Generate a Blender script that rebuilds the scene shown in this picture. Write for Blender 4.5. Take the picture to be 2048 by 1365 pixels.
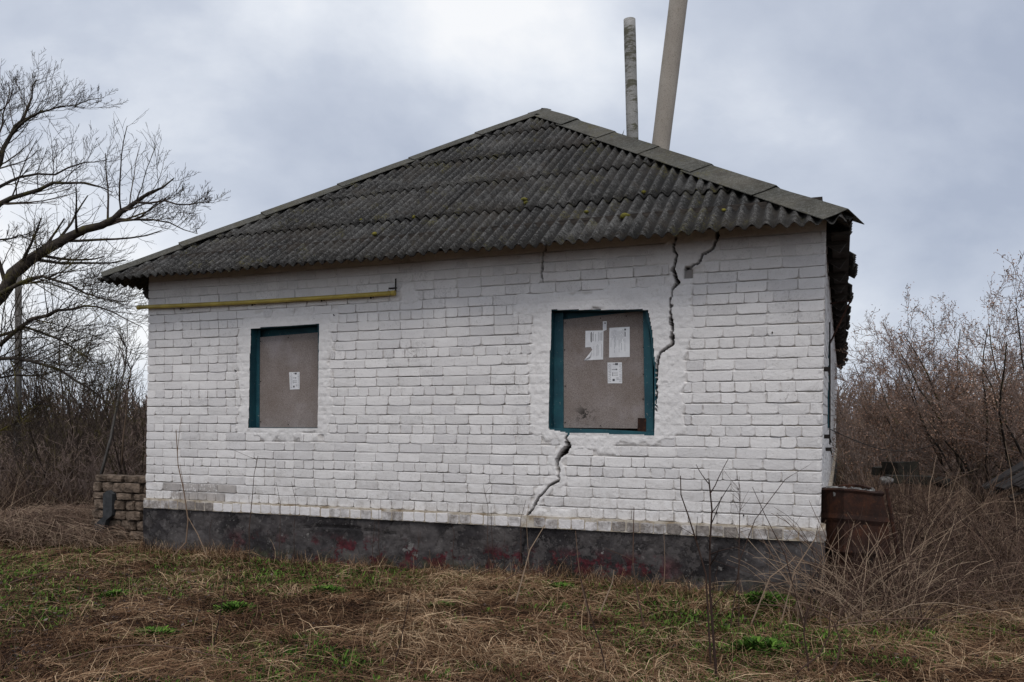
import bpy, math, random
import numpy as np
from mathutils import Vector, Matrix
R = math.radians
for o in list(bpy.data.objects): bpy.data.objects.remove(o)
sc = bpy.context.scene
col = sc.collection

# ------------------------------------------------------------------ camera
EYE = 1.55
cam = bpy.data.cameras.new('camera'); camo = bpy.data.objects.new('camera', cam); col.objects.link(camo)
cam.sensor_width = 36.0; cam.lens = 36.0 * 1680 / 2048
cam.shift_y = (835 - 682.5) / 2048
cam.clip_end = 2000; cam.clip_start = 0.05
camo.location = (0, 0, EYE); camo.rotation_euler = (R(90), 0, 0)
sc.camera = camo

# ------------------------------------------------------------------ world: overcast sky
SUN_EL, SUN_AZ = 58.0, 190.0         # azimuth clockwise from +Y (camera looks along +Y)
world = bpy.data.worlds.new('World'); sc.world = world; world.use_nodes = True
nt = world.node_tree; nt.nodes.clear()
def wn(t, **k):
    n = nt.nodes.new(t)
    for a, b in k.items(): setattr(n, a, b)
    return n
sky = wn('ShaderNodeTexSky', sky_type='NISHITA', sun_disc=False)
sky.sun_elevation = R(SUN_EL); sky.sun_rotation = R(SUN_AZ)
bg1 = wn('ShaderNodeBackground'); bg1.inputs[1].default_value = 0.09
nt.links.new(sky.outputs[0], bg1.inputs[0])
tc = wn('ShaderNodeTexCoord')
sep = wn('ShaderNodeSeparateXYZ'); nt.links.new(tc.outputs['Generated'], sep.inputs[0])
zz = wn('ShaderNodeMath', operation='MAXIMUM'); nt.links.new(sep.outputs[2], zz.inputs[0]); zz.inputs[1].default_value = 0.0
za = wn('ShaderNodeMath', operation='ADD'); nt.links.new(zz.outputs[0], za.inputs[0]); za.inputs[1].default_value = 1.0
dv = wn('ShaderNodeVectorMath', operation='DIVIDE'); cmb = wn('ShaderNodeCombineXYZ')
for i in range(3): nt.links.new(za.outputs[0], cmb.inputs[i])
nt.links.new(tc.outputs['Generated'], dv.inputs[0]); nt.links.new(cmb.outputs[0], dv.inputs[1])
mp = wn('ShaderNodeMapping'); nt.links.new(dv.outputs[0], mp.inputs[0]); mp.inputs['Location'].default_value = (-4.928, 2.753, 3.793)
mp.inputs['Scale'].default_value = (1.0, 1.25, 1.0)
n1 = wn('ShaderNodeTexNoise'); n1.inputs['Scale'].default_value = 2.6; n1.inputs['Detail'].default_value = 8; n1.inputs['Roughness'].default_value = 0.53
n1.inputs['Distortion'].default_value = 0.15
nt.links.new(mp.outputs[0], n1.inputs['Vector'])
cr = wn('ShaderNodeValToRGB'); nt.links.new(n1.outputs[0], cr.inputs[0])
e = cr.color_ramp.elements
e[0].position = 0.34; e[0].color = (0.375, 0.422, 0.525, 1)
e[1].position = 0.655; e[1].color = (0.86, 0.87, 0.89, 1)
m_ = e.new(0.48); m_.color = (0.525, 0.57, 0.66, 1)
m_ = e.new(0.58); m_.color = (0.72, 0.755, 0.815, 1)
bg2 = wn('ShaderNodeBackground'); bg2.inputs[1].default_value = 1.0; nt.links.new(cr.outputs[0], bg2.inputs[0])
mx = wn('ShaderNodeMixShader'); mx.inputs[0].default_value = 0.93
nt.links.new(bg1.outputs[0], mx.inputs[1]); nt.links.new(bg2.outputs[0], mx.inputs[2])
wo = wn('ShaderNodeOutputWorld'); nt.links.new(mx.outputs[0], wo.inputs[0])

# ------------------------------------------------------------------ sun behind the cloud
sl = bpy.data.lights.new('sun', 'SUN'); so = bpy.data.objects.new('sun', sl); col.objects.link(so)
sl.energy = 1.5; sl.angle = R(24); sl.color = (1.0, 0.96, 0.91)
az = R(SUN_AZ); el = R(SUN_EL)
sdir = Vector((math.sin(az) * math.cos(el), math.cos(az) * math.cos(el), math.sin(el)))
so.rotation_euler = sdir.to_track_quat('Z', 'Y').to_euler(); so.location = sdir * 50
sc.view_settings.view_transform = 'Standard'; sc.view_settings.look = 'None'
sc.view_settings.exposure = 0.20; sc.view_settings.gamma = 1.0; sc.view_settings.use_curve_mapping = False
sc.render.engine = 'CYCLES'
sc.cycles.max_bounces = 5; sc.cycles.diffuse_bounces = 3

# ------------------------------------------------------------------ noise
def h2(ix, iy, seed):
    n = (ix.astype(np.int64) * 374761393 + iy.astype(np.int64) * 668265263 + seed * 974634777) & 0xFFFFFFFF
    n = ((n ^ (n >> 13)) * 1274126177) & 0xFFFFFFFF
    return ((n ^ (n >> 16)) & 0xFFFF) / 65535.0
def vnoise(x, y, seed=0):
    x = np.asarray(x, float); y = np.asarray(y, float)
    xi = np.floor(x); yi = np.floor(y); fx = x - xi; fy = y - yi
    fx = fx * fx * (3 - 2 * fx); fy = fy * fy * (3 - 2 * fy)
    a = h2(xi, yi, seed); b = h2(xi + 1, yi, seed); c = h2(xi, yi + 1, seed); d = h2(xi + 1, yi + 1, seed)
    return (a * (1 - fx) + b * fx) * (1 - fy) + (c * (1 - fx) + d * fx) * fy
def fbm(x, y, seed=0, oct=4):
    v = 0; a = 0.5
    for i in range(oct):
        v = v + a * vnoise(np.asarray(x) * 2 ** i + 17.3 * i, np.asarray(y) * 2 ** i + 5.1 * i, seed + i); a *= 0.5
    return v / (1 - 0.5 ** oct)
def sstep(a, b, x):
    t = np.clip((x - a) / (b - a), 0, 1); return t * t * (3 - 2 * t)

# ------------------------------------------------------------------ mesh helpers
def tag(o, label=None, cat=None, group=None, kind=None):
    if label: o['label'] = label
    if cat: o['category'] = cat
    if group: o['group'] = group
    if kind: o['kind'] = kind
    return o
def link(name, me, mat=None, parent=None, loc=None):
    o = bpy.data.objects.new(name, me); col.objects.link(o)
    if me is not None and mat is not None and not me.materials: me.materials.append(mat)
    if parent: o.parent = parent
    if loc is not None: o.location = loc
    return o
def empty(name, loc=(0, 0, 0), rz=0):
    o = bpy.data.objects.new(name, None); col.objects.link(o); o.location = loc; o.rotation_euler = (0, 0, rz)
    o.empty_display_size = 0.2
    return o
def npmesh(name, V, F, attr=None, smooth=False):
    """V (n,3), F (m,k) all of one size; attr: dict name -> per-vertex floats"""
    V = np.asarray(V, np.float32); F = np.asarray(F, np.int32)
    me = bpy.data.meshes.new(name); k = F.shape[1]
    me.vertices.add(len(V)); me.vertices.foreach_set('co', V.ravel())
    me.loops.add(F.size); me.loops.foreach_set('vertex_index', F.ravel())
    me.polygons.add(len(F)); me.polygons.foreach_set('loop_start', np.arange(0, F.size, k, dtype=np.int32))
    me.polygons.foreach_set('loop_total', np.full(len(F), k, np.int32))
    if smooth: me.polygons.foreach_set('use_smooth', np.ones(len(F), bool))
    me.update(calc_edges=True)
    for a, v in (attr or {}).items():
        at_ = me.attributes.new(a, 'FLOAT', 'POINT'); at_.data.foreach_set('value', np.asarray(v, np.float32))
    me.validate()
    return me
class MB:
    """collects polygons into one mesh"""
    def __init__(s): s.v = []; s.f = []; s.a = []; s.tone = None
    def add(s, vs, fs, a=0.0):
        b = len(s.v); s.v += [tuple(p) for p in vs]; s.f += [tuple(i + b for i in f) for f in fs]; s.a += [a] * len(vs)
    def box(s, x0, x1, y0, y1, z0, z1, M=None, jit=0, rnd=random, a=0.0):
        vs = [Vector((x, y, z)) for z in (z0, z1) for y in (y0, y1) for x in (x0, x1)]
        if jit: vs = [v + Vector([rnd.uniform(-jit, jit) for _ in range(3)]) for v in vs]
        if M: vs = [M @ v for v in vs]
        s.add(vs, [(0, 2, 3, 1), (4, 5, 7, 6), (0, 1, 5, 4), (2, 6, 7, 3), (0, 4, 6, 2), (1, 3, 7, 5)], a)
    def tube(s, pts, r0, r1=None, n=8, cap=True, a=0.0):
        r1 = r0 if r1 is None else r1
        P = [Vector(p) for p in pts]; m = len(P); b = len(s.v)
        d = (P[-1] - P[0]).normalized()
        u = d.cross(Vector((0, 0, 1)) if abs(d.z) < 0.9 else Vector((1, 0, 0))).normalized()
        for i, p in enumerate(P):
            if m > 2 and n > 3:
                t = (P[min(i + 1, m - 1)] - P[max(i - 1, 0)]).normalized()
                u = (u - t * u.dot(t)).normalized(); w = t.cross(u)
            else: w = d.cross(u)
            r = r0 + (r1 - r0) * i / (m - 1)
            for k in range(n):
                q = 2 * math.pi * k / n; v = p + u * (r * math.cos(q)) + w * (r * math.sin(q)); s.v.append((v.x, v.y, v.z))
        for i in range(m - 1):
            for k in range(n):
                k2 = (k + 1) % n; s.f.append((b + i * n + k, b + i * n + k2, b + (i + 1) * n + k2, b + (i + 1) * n + k))
        if cap: s.f.append(tuple(b + k for k in range(n))[::-1]); s.f.append(tuple(b + (m - 1) * n + k for k in range(n)))
        s.a += [a] * (m * n)
    def mesh(s, name, smooth=False):
        me = bpy.data.meshes.new(name); me.from_pydata(s.v, [], s.f)
        if smooth: me.polygons.foreach_set('use_smooth', [True] * len(me.polygons))
        at_ = me.attributes.new('tint', 'FLOAT', 'POINT'); at_.data.foreach_set('value', np.asarray(s.a, np.float32))
        if s.tone is not None: at_ = me.attributes.new('tone', 'FLOAT', 'POINT'); at_.data.foreach_set('value', np.asarray(s.tone, np.float32))
        me.update(); return me
    def build(s, name, mat, parent=None, smooth=False, center=False):
        if center:
            c = np.mean(np.array(s.v), axis=0); s.v = [tuple(np.array(p) - c) for p in s.v]
            return link(name, s.mesh(name, smooth), mat, parent, tuple(c))
        return link(name, s.mesh(name, smooth), mat, parent)

# ------------------------------------------------------------------ material helper
class NB:
    def __init__(s, name, rough=0.85, spec=0.25):
        s.m = bpy.data.materials.new(name); s.m.use_nodes = True; s.t = s.m.node_tree; s.t.nodes.clear()
        s.b = s.n('ShaderNodeBsdfPrincipled'); s.b.inputs['Roughness'].default_value = rough
        s.b.inputs['Specular IOR Level'].default_value = spec
        o = s.n('ShaderNodeOutputMaterial'); s.l(s.b.outputs[0], o.inputs[0])
        s.g = s.n('ShaderNodeNewGeometry'); s.pos = s.g.outputs['Position']
    def n(s, t, **k):
        n = s.t.nodes.new(t)
        for a, b in k.items(): setattr(n, a, b)
        return n
    def l(s, a, b): s.t.links.new(a, b)
    def put(s, v, i):
        if hasattr(v, 'is_linked'): s.l(v, i)
        else: i.default_value = (tuple(v) + (1,) if isinstance(v, tuple) and len(v) == 3 and i.type == 'RGBA' else v)
    def noise(s, scale, detail=4, rough=0.55, vec=None, stretch=None, off=0.0, dist=0.0):
        v = vec or s.pos
        if stretch or off:
            mp = s.n('ShaderNodeMapping'); s.l(v, mp.inputs[0]); mp.inputs['Scale'].default_value = stretch or (1, 1, 1)
            mp.inputs['Location'].default_value = (off, off * 1.7, off * 0.3); v = mp.outputs[0]
        n = s.n('ShaderNodeTexNoise'); s.l(v, n.inputs['Vector']); n.inputs['Scale'].default_value = scale
        n.inputs['Detail'].default_value = detail; n.inputs['Roughness'].default_value = rough; n.inputs['Distortion'].default_value = dist
        return n.outputs[0]
    def ramp(s, fac, stops):
        r = s.n('ShaderNodeValToRGB'); s.l(fac, r.inputs[0]); e = r.color_ramp.elements
        for i, (p, c) in enumerate(stops):
            el = e[i] if i < 2 else e.new(p)
            el.position = p; el.color = (c[0], c[1], c[2], 1) if isinstance(c, tuple) else (c, c, c, 1)
        return r.outputs[0]
    def mix(s, f, a, b, mode='MIX'):
        m = s.n('ShaderNodeMix', data_type='RGBA', blend_type=mode); s.put(f, m.inputs[0]); s.put(a, m.inputs[6]); s.put(b, m.inputs[7]); return m.outputs[2]
    def math(s, op, a, b=0.0):
        m = s.n('ShaderNodeMath', operation=op); s.put(a, m.inputs[0]); s.put(b, m.inputs[1]); return m.outputs[0]
    def attr(s, name):
        a = s.n('ShaderNodeAttribute', attribute_name=name); return a.outputs['Fac']
    def bump(s, h, dist=0.01, strength=1.0):
        b = s.n('ShaderNodeBump'); b.inputs['Distance'].default_value = dist; b.inputs['Strength'].default_value = strength
        s.l(h, b.inputs['Height']); s.l(b.outputs[0], s.b.inputs['Normal'])
    def col(s, c): s.put(c, s.b.inputs['Base Color']); return s

def simple(name, c0, c1, scale=8, rough=0.85, bump=0.004, detail=5, stretch=None, lo=0.35, hi=0.65, spec=0.25):
    k = NB(name, rough, spec); f = k.noise(scale, detail, 0.6, stretch=stretch)
    k.col(k.ramp(f, [(lo, c0), (hi, c1)]))
    if bump: k.bump(k.noise(scale * 3, 5, 0.6, stretch=stretch), bump)
    return k.m

def paint_mat(name, white, joint=False):
    k = NB(name, 0.9, 0.15)
    big = k.noise(1.1, 4, 0.6); med = k.noise(9, 5, 0.65); fine = k.noise(70, 4, 0.6)
    dark = tuple(c * 0.92 for c in white)
    c = k.ramp(big, [(0.35, dark), (0.62, white)])
    c = k.mix(k.ramp(med, [(0.54, 0.0), (0.76, 0.20)]), c, (0.42, 0.385, 0.36))
    c = k.mix(k.ramp(fine, [(0.60, 0.0), (0.72, 0.45)]), c, (0.30, 0.275, 0.25))
    if joint:
        c = k.mix(k.attr('crack'), c, k.ramp(k.noise(20, 4), [(0.35, (0.030, 0.022, 0.018)), (0.65, (0.085, 0.062, 0.05))]))  # bare brick inside the cracks, darkened so their deep shade is in the colour
        # bare lime mortar and dirt where the paint never covered the joint
        c = k.mix(k.ramp(k.attr('joint'), [(0.0, 0.0), (1.0, 0.42)]), c, k.ramp(k.noise(5, 4), [(0.35, (0.30, 0.255, 0.20)), (0.65, (0.43, 0.40, 0.37))]))
    else:         # wear: paint flaked off to grey-brown brick
        w = k.attr('tint'); wn_ = k.noise(28, 5, 0.7)
        f = k.math('GREATER_THAN', k.math('ADD', k.math('MULTIPLY', w, 0.62), k.math('MULTIPLY', wn_, 0.5)), 0.52)
        f2 = k.math('MULTIPLY', f, 0.62)
        c = k.mix(f2, c, k.ramp(k.noise(14, 4, 0.6), [(0.35, (0.15, 0.125, 0.11)), (0.65, (0.30, 0.26, 0.235))]))
        c = k.mix(1.0, c, k.ramp(k.attr('tone'), [(0.0, (0.89, 0.89, 0.90)), (0.5, (0.97, 0.97, 0.97)), (1.0, (1.03, 1.03, 1.03))]), 'MULTIPLY')
        c = k.mix(k.ramp(k.math('MULTIPLY', k.noise(3.2, 5, 0.7, off=7), k.noise(45, 5, 0.75, off=2)), [(0.29, 0.0), (0.38, 0.35)]), c, (0.28, 0.265, 0.255))
    sx = k.n('ShaderNodeSeparateXYZ'); k.l(k.pos, sx.inputs[0])
    sp_ = k.math('MULTIPLY', k.ramp(sx.outputs[2], [(0.60, 1.0), (1.0, 0.12)]), k.ramp(k.noise(13, 7, 0.75, off=8), [(0.46, 0.0), (0.68, 0.55)]))
    c = k.mix(sp_, c, (0.27, 0.235, 0.20))
    k.col(c)
    k.bump(k.math('ADD', k.noise(55, 6, 0.65), k.math('MULTIPLY', k.noise(180, 2, 0.5), 0.4)), 0.006)
    return k.m

WHITE = (0.745, 0.722, 0.71)
M = {}
M['brick'] = paint_mat('painted_brick', WHITE)
M['mortar'] = paint_mat('painted_mortar', WHITE, True)
k = NB('ledge_brick', 0.92, 0.15)
w = k.math('ADD', k.math('MULTIPLY', k.attr('tint'), 0.55), k.math('MULTIPLY', k.noise(12, 6, 0.7), 0.62))
k.col(k.mix(k.ramp(w, [(0.42, 0.0), (0.62, 1.0)]), (0.68, 0.655, 0.65), k.ramp(k.noise(30, 5, 0.65), [(0.3, (0.13, 0.115, 0.105)), (0.7, (0.32, 0.285, 0.26))])))
k.bump(k.noise(60, 6, 0.65), 0.008); M['ledge'] = k.m
k = NB('ledge_mortar', 0.95, 0.1); k.col(k.ramp(k.noise(8, 5, 0.65), [(0.35, (0.26, 0.20, 0.135)), (0.55, (0.48, 0.43, 0.36)), (0.7, (0.52, 0.49, 0.47))])); k.bump(k.noise(70, 5), 0.006); M['ledge_mortar'] = k.m
# plinth: black bitumen paint over render, flaking to grey and to an older dark red coat
k = NB('plinth_paint', 0.72, 0.3)
a1 = k.noise(2.2, 6, 0.62); a2 = k.noise(6.5, 9, 0.72, off=3.7); a3 = k.noise(22, 5, 0.65, off=9.1)
c = k.ramp(a1, [(0.38, (0.011, 0.009, 0.010)), (0.50, (0.032, 0.028, 0.029)), (0.62, (0.080, 0.071, 0.070))])
fl_ = k.ramp(k.noise(3.6, 10, 0.72, off=1.3), [(0.505, 0.0), (0.52, 1.0)])
c = k.mix(k.math('MULTIPLY', fl_, 0.75), c, k.ramp(a3, [(0.3, (0.042, 0.037, 0.036)), (0.7, (0.092, 0.082, 0.080))]))
c = k.mix(k.ramp(a3, [(0.60, 0.0), (0.66, 0.6)]), c, (0.14, 0.13, 0.125))
red = k.math('MULTIPLY', k.attr('red'), k.ramp(k.noise(4.2, 6, 0.74, off=5.5), [(0.51, 0.0), (0.55, 1.0)]))
c = k.mix(red, c, k.ramp(a3, [(0.35, (0.030, 0.006, 0.009)), (0.65, (0.085, 0.010, 0.016))]))
gr = k.ramp(a2, [(0.62, 0.0), (0.64, 1.0)])
c = k.mix(gr, c, k.ramp(a3, [(0.3, (0.12, 0.115, 0.11)), (0.7, (0.24, 0.225, 0.215))]))
moss = k.math('MULTIPLY', k.attr('low'), k.ramp(k.noise(9, 4, 0.6, off=2.2), [(0.45, 0.0), (0.62, 0.7)]))
c = k.mix(moss, c, (0.05, 0.055, 0.022))
k.col(c); k.bump(k.math('ADD', k.noise(10, 6, 0.65), k.math('ADD', k.math('MULTIPLY', gr, -0.5), k.math('MULTIPLY', fl_, -0.3))), 0.022, 0.9); M['plinth'] = k.m
# asbestos-cement sheet
def slate(name, lo, mid, hi, speck, mossf):
    k = NB(name, 0.92, 0.2)
    c = k.ramp(k.noise(1.5, 6, 0.65), [(0.32, lo), (0.5, mid), (0.70, hi)])
    crest = k.math('SUBTRACT', 1.0, k.attr('tint'))   # lichen speckle kept to the crests, so the colour carries the valleys' shade
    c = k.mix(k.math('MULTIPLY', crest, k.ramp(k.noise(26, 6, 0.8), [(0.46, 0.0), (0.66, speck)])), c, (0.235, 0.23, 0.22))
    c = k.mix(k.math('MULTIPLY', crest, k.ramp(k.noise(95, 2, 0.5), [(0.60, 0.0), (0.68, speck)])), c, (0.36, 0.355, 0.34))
    c = k.mix(k.math('MULTIPLY', k.ramp(k.noise(3.1, 5, 0.65, off=4), [(0.55, 0.0), (0.68, 1.0)]), k.ramp(k.noise(40, 4, 0.7, off=1), [(0.48, 0.0), (0.60, mossf)])), c, (0.095, 0.083, 0.022))
    c = k.mix(k.math('MULTIPLY', k.ramp(k.noise(1.3, 7, 0.7, off=13), [(0.50, 0.0), (0.64, 1.0)]), k.ramp(k.noise(34, 6, 0.8, off=3), [(0.42, 0.0), (0.60, speck)])), c, (0.20, 0.195, 0.185))
    c = k.mix(k.ramp(k.noise(2.3, 6, 0.7, off=19), [(0.54, 0.0), (0.68, 0.5)]), c, (0.040, 0.030, 0.021))
    k.col(c); k.bump(k.noise(90, 5, 0.7), 0.008); return k.m
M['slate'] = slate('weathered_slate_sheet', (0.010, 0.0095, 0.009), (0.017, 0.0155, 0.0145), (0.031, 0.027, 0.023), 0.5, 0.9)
M['cap'] = slate('hip_cap_cement', (0.040, 0.040, 0.032), (0.058, 0.055, 0.044), (0.090, 0.082, 0.064), 0.28, 0.95)
M['moss'] = simple('moss', (0.06, 0.06, 0.012), (0.20, 0.17, 0.03), 30, 0.95, 0.01)
M['wood_dark'] = simple('old_dark_timber', (0.018, 0.015, 0.013), (0.055, 0.045, 0.038), 9, 0.9, 0.006, stretch=(1, 1, 6))
M['wood_rot'] = simple('rotten_mossy_timber', (0.007, 0.006, 0.005), (0.026, 0.023, 0.016), 7, 0.9, 0.01)
k = NB('board_grey_wood', 0.88, 0.15); f = k.noise(14, 5, 0.7, stretch=(1, 1, 1)); k.col(k.ramp(f, [(0.3, (0.014, 0.012, 0.012)), (0.7, (0.045, 0.040, 0.038))])); k.bump(k.noise(40, 4), 0.006); M['board_wood'] = k.m
k = NB('teal_paint', 0.62, 0.35)
c = k.ramp(k.noise(5, 5, 0.6), [(0.35, (0.007, 0.046, 0.066)), (0.65, (0.014, 0.080, 0.100))])
c = k.mix(k.ramp(k.noise(38, 5, 0.7), [(0.63, 0.0), (0.70, 0.8)]), c, (0.28, 0.29, 0.26)); k.col(c); k.bump(k.noise(26, 5, 0.6, stretch=(4, 4, 0.6)), 0.004); M['teal'] = k.m
# chipboard
def chip(name, scuff=False):
    k = NB(name, 0.85, 0.2)
    tc = k.n('ShaderNodeTexCoord'); ob = tc.outputs['Object']
    c = k.ramp(k.noise(2.2, 5, 0.6), [(0.35, (0.215, 0.175, 0.155)), (0.65, (0.29, 0.25, 0.235))])
    c = k.mix(k.ramp(k.noise(150, 3, 0.7), [(0.38, 0.75), (0.56, 0.0)]), c, (0.085, 0.066, 0.056))
    c = k.mix(k.ramp(k.noise(190, 2, 0.6, off=3), [(0.58, 0.0), (0.72, 0.75)]), c, (0.42, 0.38, 0.345))
    c = k.mix(k.ramp(k.noise(1.6, 6, 0.65, stretch=(2.2, 2.2, 0.7), off=5), [(0.46, 0.0), (0.66, 0.30)]), c, (0.15, 0.118, 0.10))
    c = k.mix(k.ramp(k.noise(2.6, 6, 0.7, off=11), [(0.52, 0.0), (0.70, 0.35)]), c, (0.36, 0.335, 0.345))
    if scuff:
        vm = k.n('ShaderNodeVectorMath', operation='DISTANCE'); k.l(ob, vm.inputs[0]); vm.inputs[1].default_value = (5.30, 0.13, 1.575)
        f = k.math('MULTIPLY', k.ramp(vm.outputs['Value'], [(0.03, 1.0), (0.13, 0.0)]), k.ramp(k.noise(17, 4, 0.7), [(0.47, 0.0), (0.53, 0.9)]))
        c = k.mix(f, c, (0.03, 0.026, 0.024))
    k.col(c); k.bump(k.noise(120, 4, 0.6), 0.003); return k.m
M['chip'] = chip('weathered_chipboard'); M['chip2'] = chip('weathered_chipboard_scuffed', True)
M['paper'] = simple('notice_paper', (0.62, 0.62, 0.64), (0.74, 0.74, 0.75), 12, 0.8, 0.001)
M['ink'] = simple('black_print', (0.05, 0.05, 0.055), (0.12, 0.12, 0.13), 60, 0.8, 0)
M['ink_soft'] = simple('grey_print', (0.20, 0.20, 0.22), (0.36, 0.36, 0.38), 90, 0.8, 0)
M['yellow'] = simple('yellow_pipe_paint', (0.33, 0.25, 0.05), (0.46, 0.35, 0.075), 7, 0.5, 0.001, spec=0.4)
M['iron'] = simple('dark_iron', (0.012, 0.011, 0.011), (0.04, 0.03, 0.025), 20, 0.8, 0.003)
k = NB('rusty_steel', 0.85, 0.25); c = k.ramp(k.noise(4, 6, 0.7), [(0.3, (0.010, 0.006, 0.005)), (0.5, (0.027, 0.011, 0.007)), (0.72, (0.075, 0.027, 0.013))])
c = k.mix(k.ramp(k.noise(30, 5, 0.7), [(0.57, 0.0), (0.72, 0.55)]), c, (0.14, 0.055, 0.022)); k.col(c); k.bump(k.noise(60, 5, 0.7), 0.006); M['rust'] = k.m
k = NB('asbestos_pipe', 0.9, 0.2); c = k.ramp(k.noise(3, 5, 0.6), [(0.35, (0.25, 0.245, 0.235)), (0.65, (0.37, 0.36, 0.345))])
c = k.mix(k.ramp(k.noise(90, 4, 0.75), [(0.53, 0.0), (0.64, 0.75)]), c, (0.09, 0.085, 0.08))
c = k.mix(k.ramp(k.noise(5, 5, 0.75, stretch=(0.6, 0.6, 2.2), off=2), [(0.50, 0.0), (0.58, 0.85)]), c, (0.072, 0.068, 0.04)); k.col(c); k.bump(k.noise(120, 4), 0.004); M['pipe'] = k.m
k = NB('asbestos_pipe_tan', 0.9, 0.2); c = k.ramp(k.noise(1.6, 5, 0.6, stretch=(1, 1, 0.5)), [(0.35, (0.27, 0.235, 0.20)), (0.65, (0.40, 0.36, 0.31))])
c = k.mix(k.ramp(k.noise(85, 4, 0.75), [(0.53, 0.0), (0.66, 0.7)]), c, (0.10, 0.088, 0.075))
c = k.mix(k.ramp(k.noise(4, 5, 0.75, off=6), [(0.60, 0.0), (0.72, 0.5)]), c, (0.11, 0.09, 0.035)); k.col(c); k.bump(k.noise(120, 4), 0.004); M['pipe2'] = k.m
M['rubble'] = simple('old_rubble_stone', (0.065, 0.046, 0.033), (0.22, 0.165, 0.125), 11, 0.95, 0.035)
M['rubble_mortar'] = simple('rubble_mortar', (0.05, 0.037, 0.026), (0.135, 0.10, 0.068), 14, 0.95, 0.02)
M['black_render'] = simple('black_render', (0.024, 0.026, 0.028), (0.055, 0.057, 0.06), 12, 0.85, 0.006)
M['concrete'] = simple('mossy_concrete', (0.05, 0.055, 0.035), (0.17, 0.165, 0.14), 9, 0.95, 0.01)
M['debris'] = simple('pale_debris', (0.06, 0.055, 0.05), (0.26, 0.255, 0.25), 22, 0.95, 0.01)
def bark(name, a, b, mossc=(0.075, 0.07, 0.012), mf=0.6):
    k = NB(name, 0.95, 0.1); c = k.ramp(k.noise(7, 5, 0.65), [(0.35, a), (0.65, b)])
    c = k.mix(k.ramp(k.noise(3.2, 5, 0.7, off=3), [(0.52, 0.0), (0.63, mf)]), c, mossc); k.col(c); k.bump(k.noise(30, 5), 0.01); return k.m
M['bark'] = bark('dark_mossy_bark', (0.026, 0.022, 0.020), (0.075, 0.062, 0.052))
M['twig'] = bark('dark_twig', (0.038, 0.029, 0.026), (0.09, 0.068, 0.057), (0.10, 0.088, 0.02), mf=0.55)
M['twig_brown'] = bark('brown_twig', (0.12, 0.088, 0.074), (0.27, 0.20, 0.17), (0.095, 0.078, 0.022), 0.4)
M['twig_grey'] = bark('grey_brown_twig', (0.13, 0.10, 0.088), (0.30, 0.235, 0.205), (0.12, 0.095, 0.05), 0.3)
M['pole_grey'] = simple('weathered_grey_pole', (0.06, 0.055, 0.05), (0.14, 0.13, 0.12), 12, 0.9, 0.005, stretch=(3, 3, 0.4))
def tinted(name, stops, rough=0.9):
    k = NB(name, rough, 0.15); k.col(k.ramp(k.attr('tint'), stops)); return k.m
M['straw'] = tinted('dry_straw', [(0.0, (0.026, 0.013, 0.008)), (0.38, (0.110, 0.056, 0.029)), (0.72, (0.25, 0.152, 0.086)), (1.0, (0.50, 0.36, 0.225))])
M['stalk'] = tinted('dry_stalk', [(0.0, (0.032, 0.020, 0.017)), (0.5, (0.120, 0.075, 0.054)), (1.0, (0.36, 0.27, 0.19))])
M['green'] = tinted('fresh_green', [(0.0, (0.018, 0.040, 0.007)), (0.5, (0.062, 0.130, 0.018)), (1.0, (0.145, 0.25, 0.040))])
M['leaf_brown'] = tinted('withered_brown_leaf', [(0.0, (0.14, 0.075, 0.050)), (0.5, (0.28, 0.165, 0.112)), (1.0, (0.44, 0.29, 0.21))])
k = NB('soil_and_litter', 0.97, 0.1)
c = k.ramp(k.noise(2.2, 6, 0.7), [(0.32, (0.016, 0.010, 0.006)), (0.5, (0.045, 0.025, 0.014)), (0.7, (0.095, 0.053, 0.028))])
c = k.mix(k.ramp(k.noise(0.9, 6, 0.75, off=4), [(0.54, 0.0), (0.66, 0.75)]), c, (0.030, 0.045, 0.010))
k.col(c); k.bump(k.noise(35, 6, 0.75), 0.04); M['soil'] = k.m

# ------------------------------------------------------------------ ground
HO = Vector((-4.28, 9.85, 0)); TH = math.atan(660 / 1680)
CT, ST = math.cos(TH), math.sin(TH); WL = 7.43; HL = 20.0
def to_world(s, t, z=0): return Vector((HO.x + s * CT + t * ST, HO.y - s * ST + t * CT, z))
def to_local(x, y):
    dx = x - HO.x; dy = y - HO.y; return dx * CT - dy * ST, dx * ST + dy * CT
def gz(x, y):
    x = np.asarray(x, float); y = np.asarray(y, float)
    s, t = to_local(x, y)
    near = 1 - sstep(14, 40, np.hypot(x, y))
    z = (fbm(x * 0.9, y * 0.9, 3, 4) - 0.5) * 0.16 * near + (fbm(x * 4, y * 4, 8, 3) - 0.5) * 0.07 * near
    wallfade = 1 - 0.75 * np.exp(-np.clip(np.abs(t + 0.2), 0, 9) * 1.6) * ((s > -1.5) & (s < 8.5))
    z = z * wallfade
    z = z + 0.28 * np.exp(-(((x - 4.6) / 1.3) ** 2 + ((y - 9.3) / 1.7) ** 2))          # brush-covered bank right of the house
    z = z + 0.22 * np.exp(-(((x + 6.2) / 0.9) ** 2 + ((y - 10.8) / 0.6) ** 2))          # heap of cut stalks on the left
    return z
def axis(lo, a, b, hi, fine, n):
    f = np.arange(a, b, fine); L_ = a - np.geomspace(0.001, 1, n)[::-1] * (a - lo); H_ = b + np.geomspace(0.001, 1, n) * (hi - b)
    return np.concatenate([L_, f, H_])
gx = axis(-500, -8, 9, 500, 0.06, 26); gy = axis(-60, 3.6, 16, 900, 0.06, 26)
X, Y = np.meshgrid(gx, gy); Z = gz(X, Y)
nx, ny = len(gx), len(gy); I = np.arange(nx * ny).reshape(ny, nx)
F = np.stack([I[:-1, :-1], I[:-1, 1:], I[1:, 1:], I[1:, :-1]], -1).reshape(-1, 4)
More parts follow.
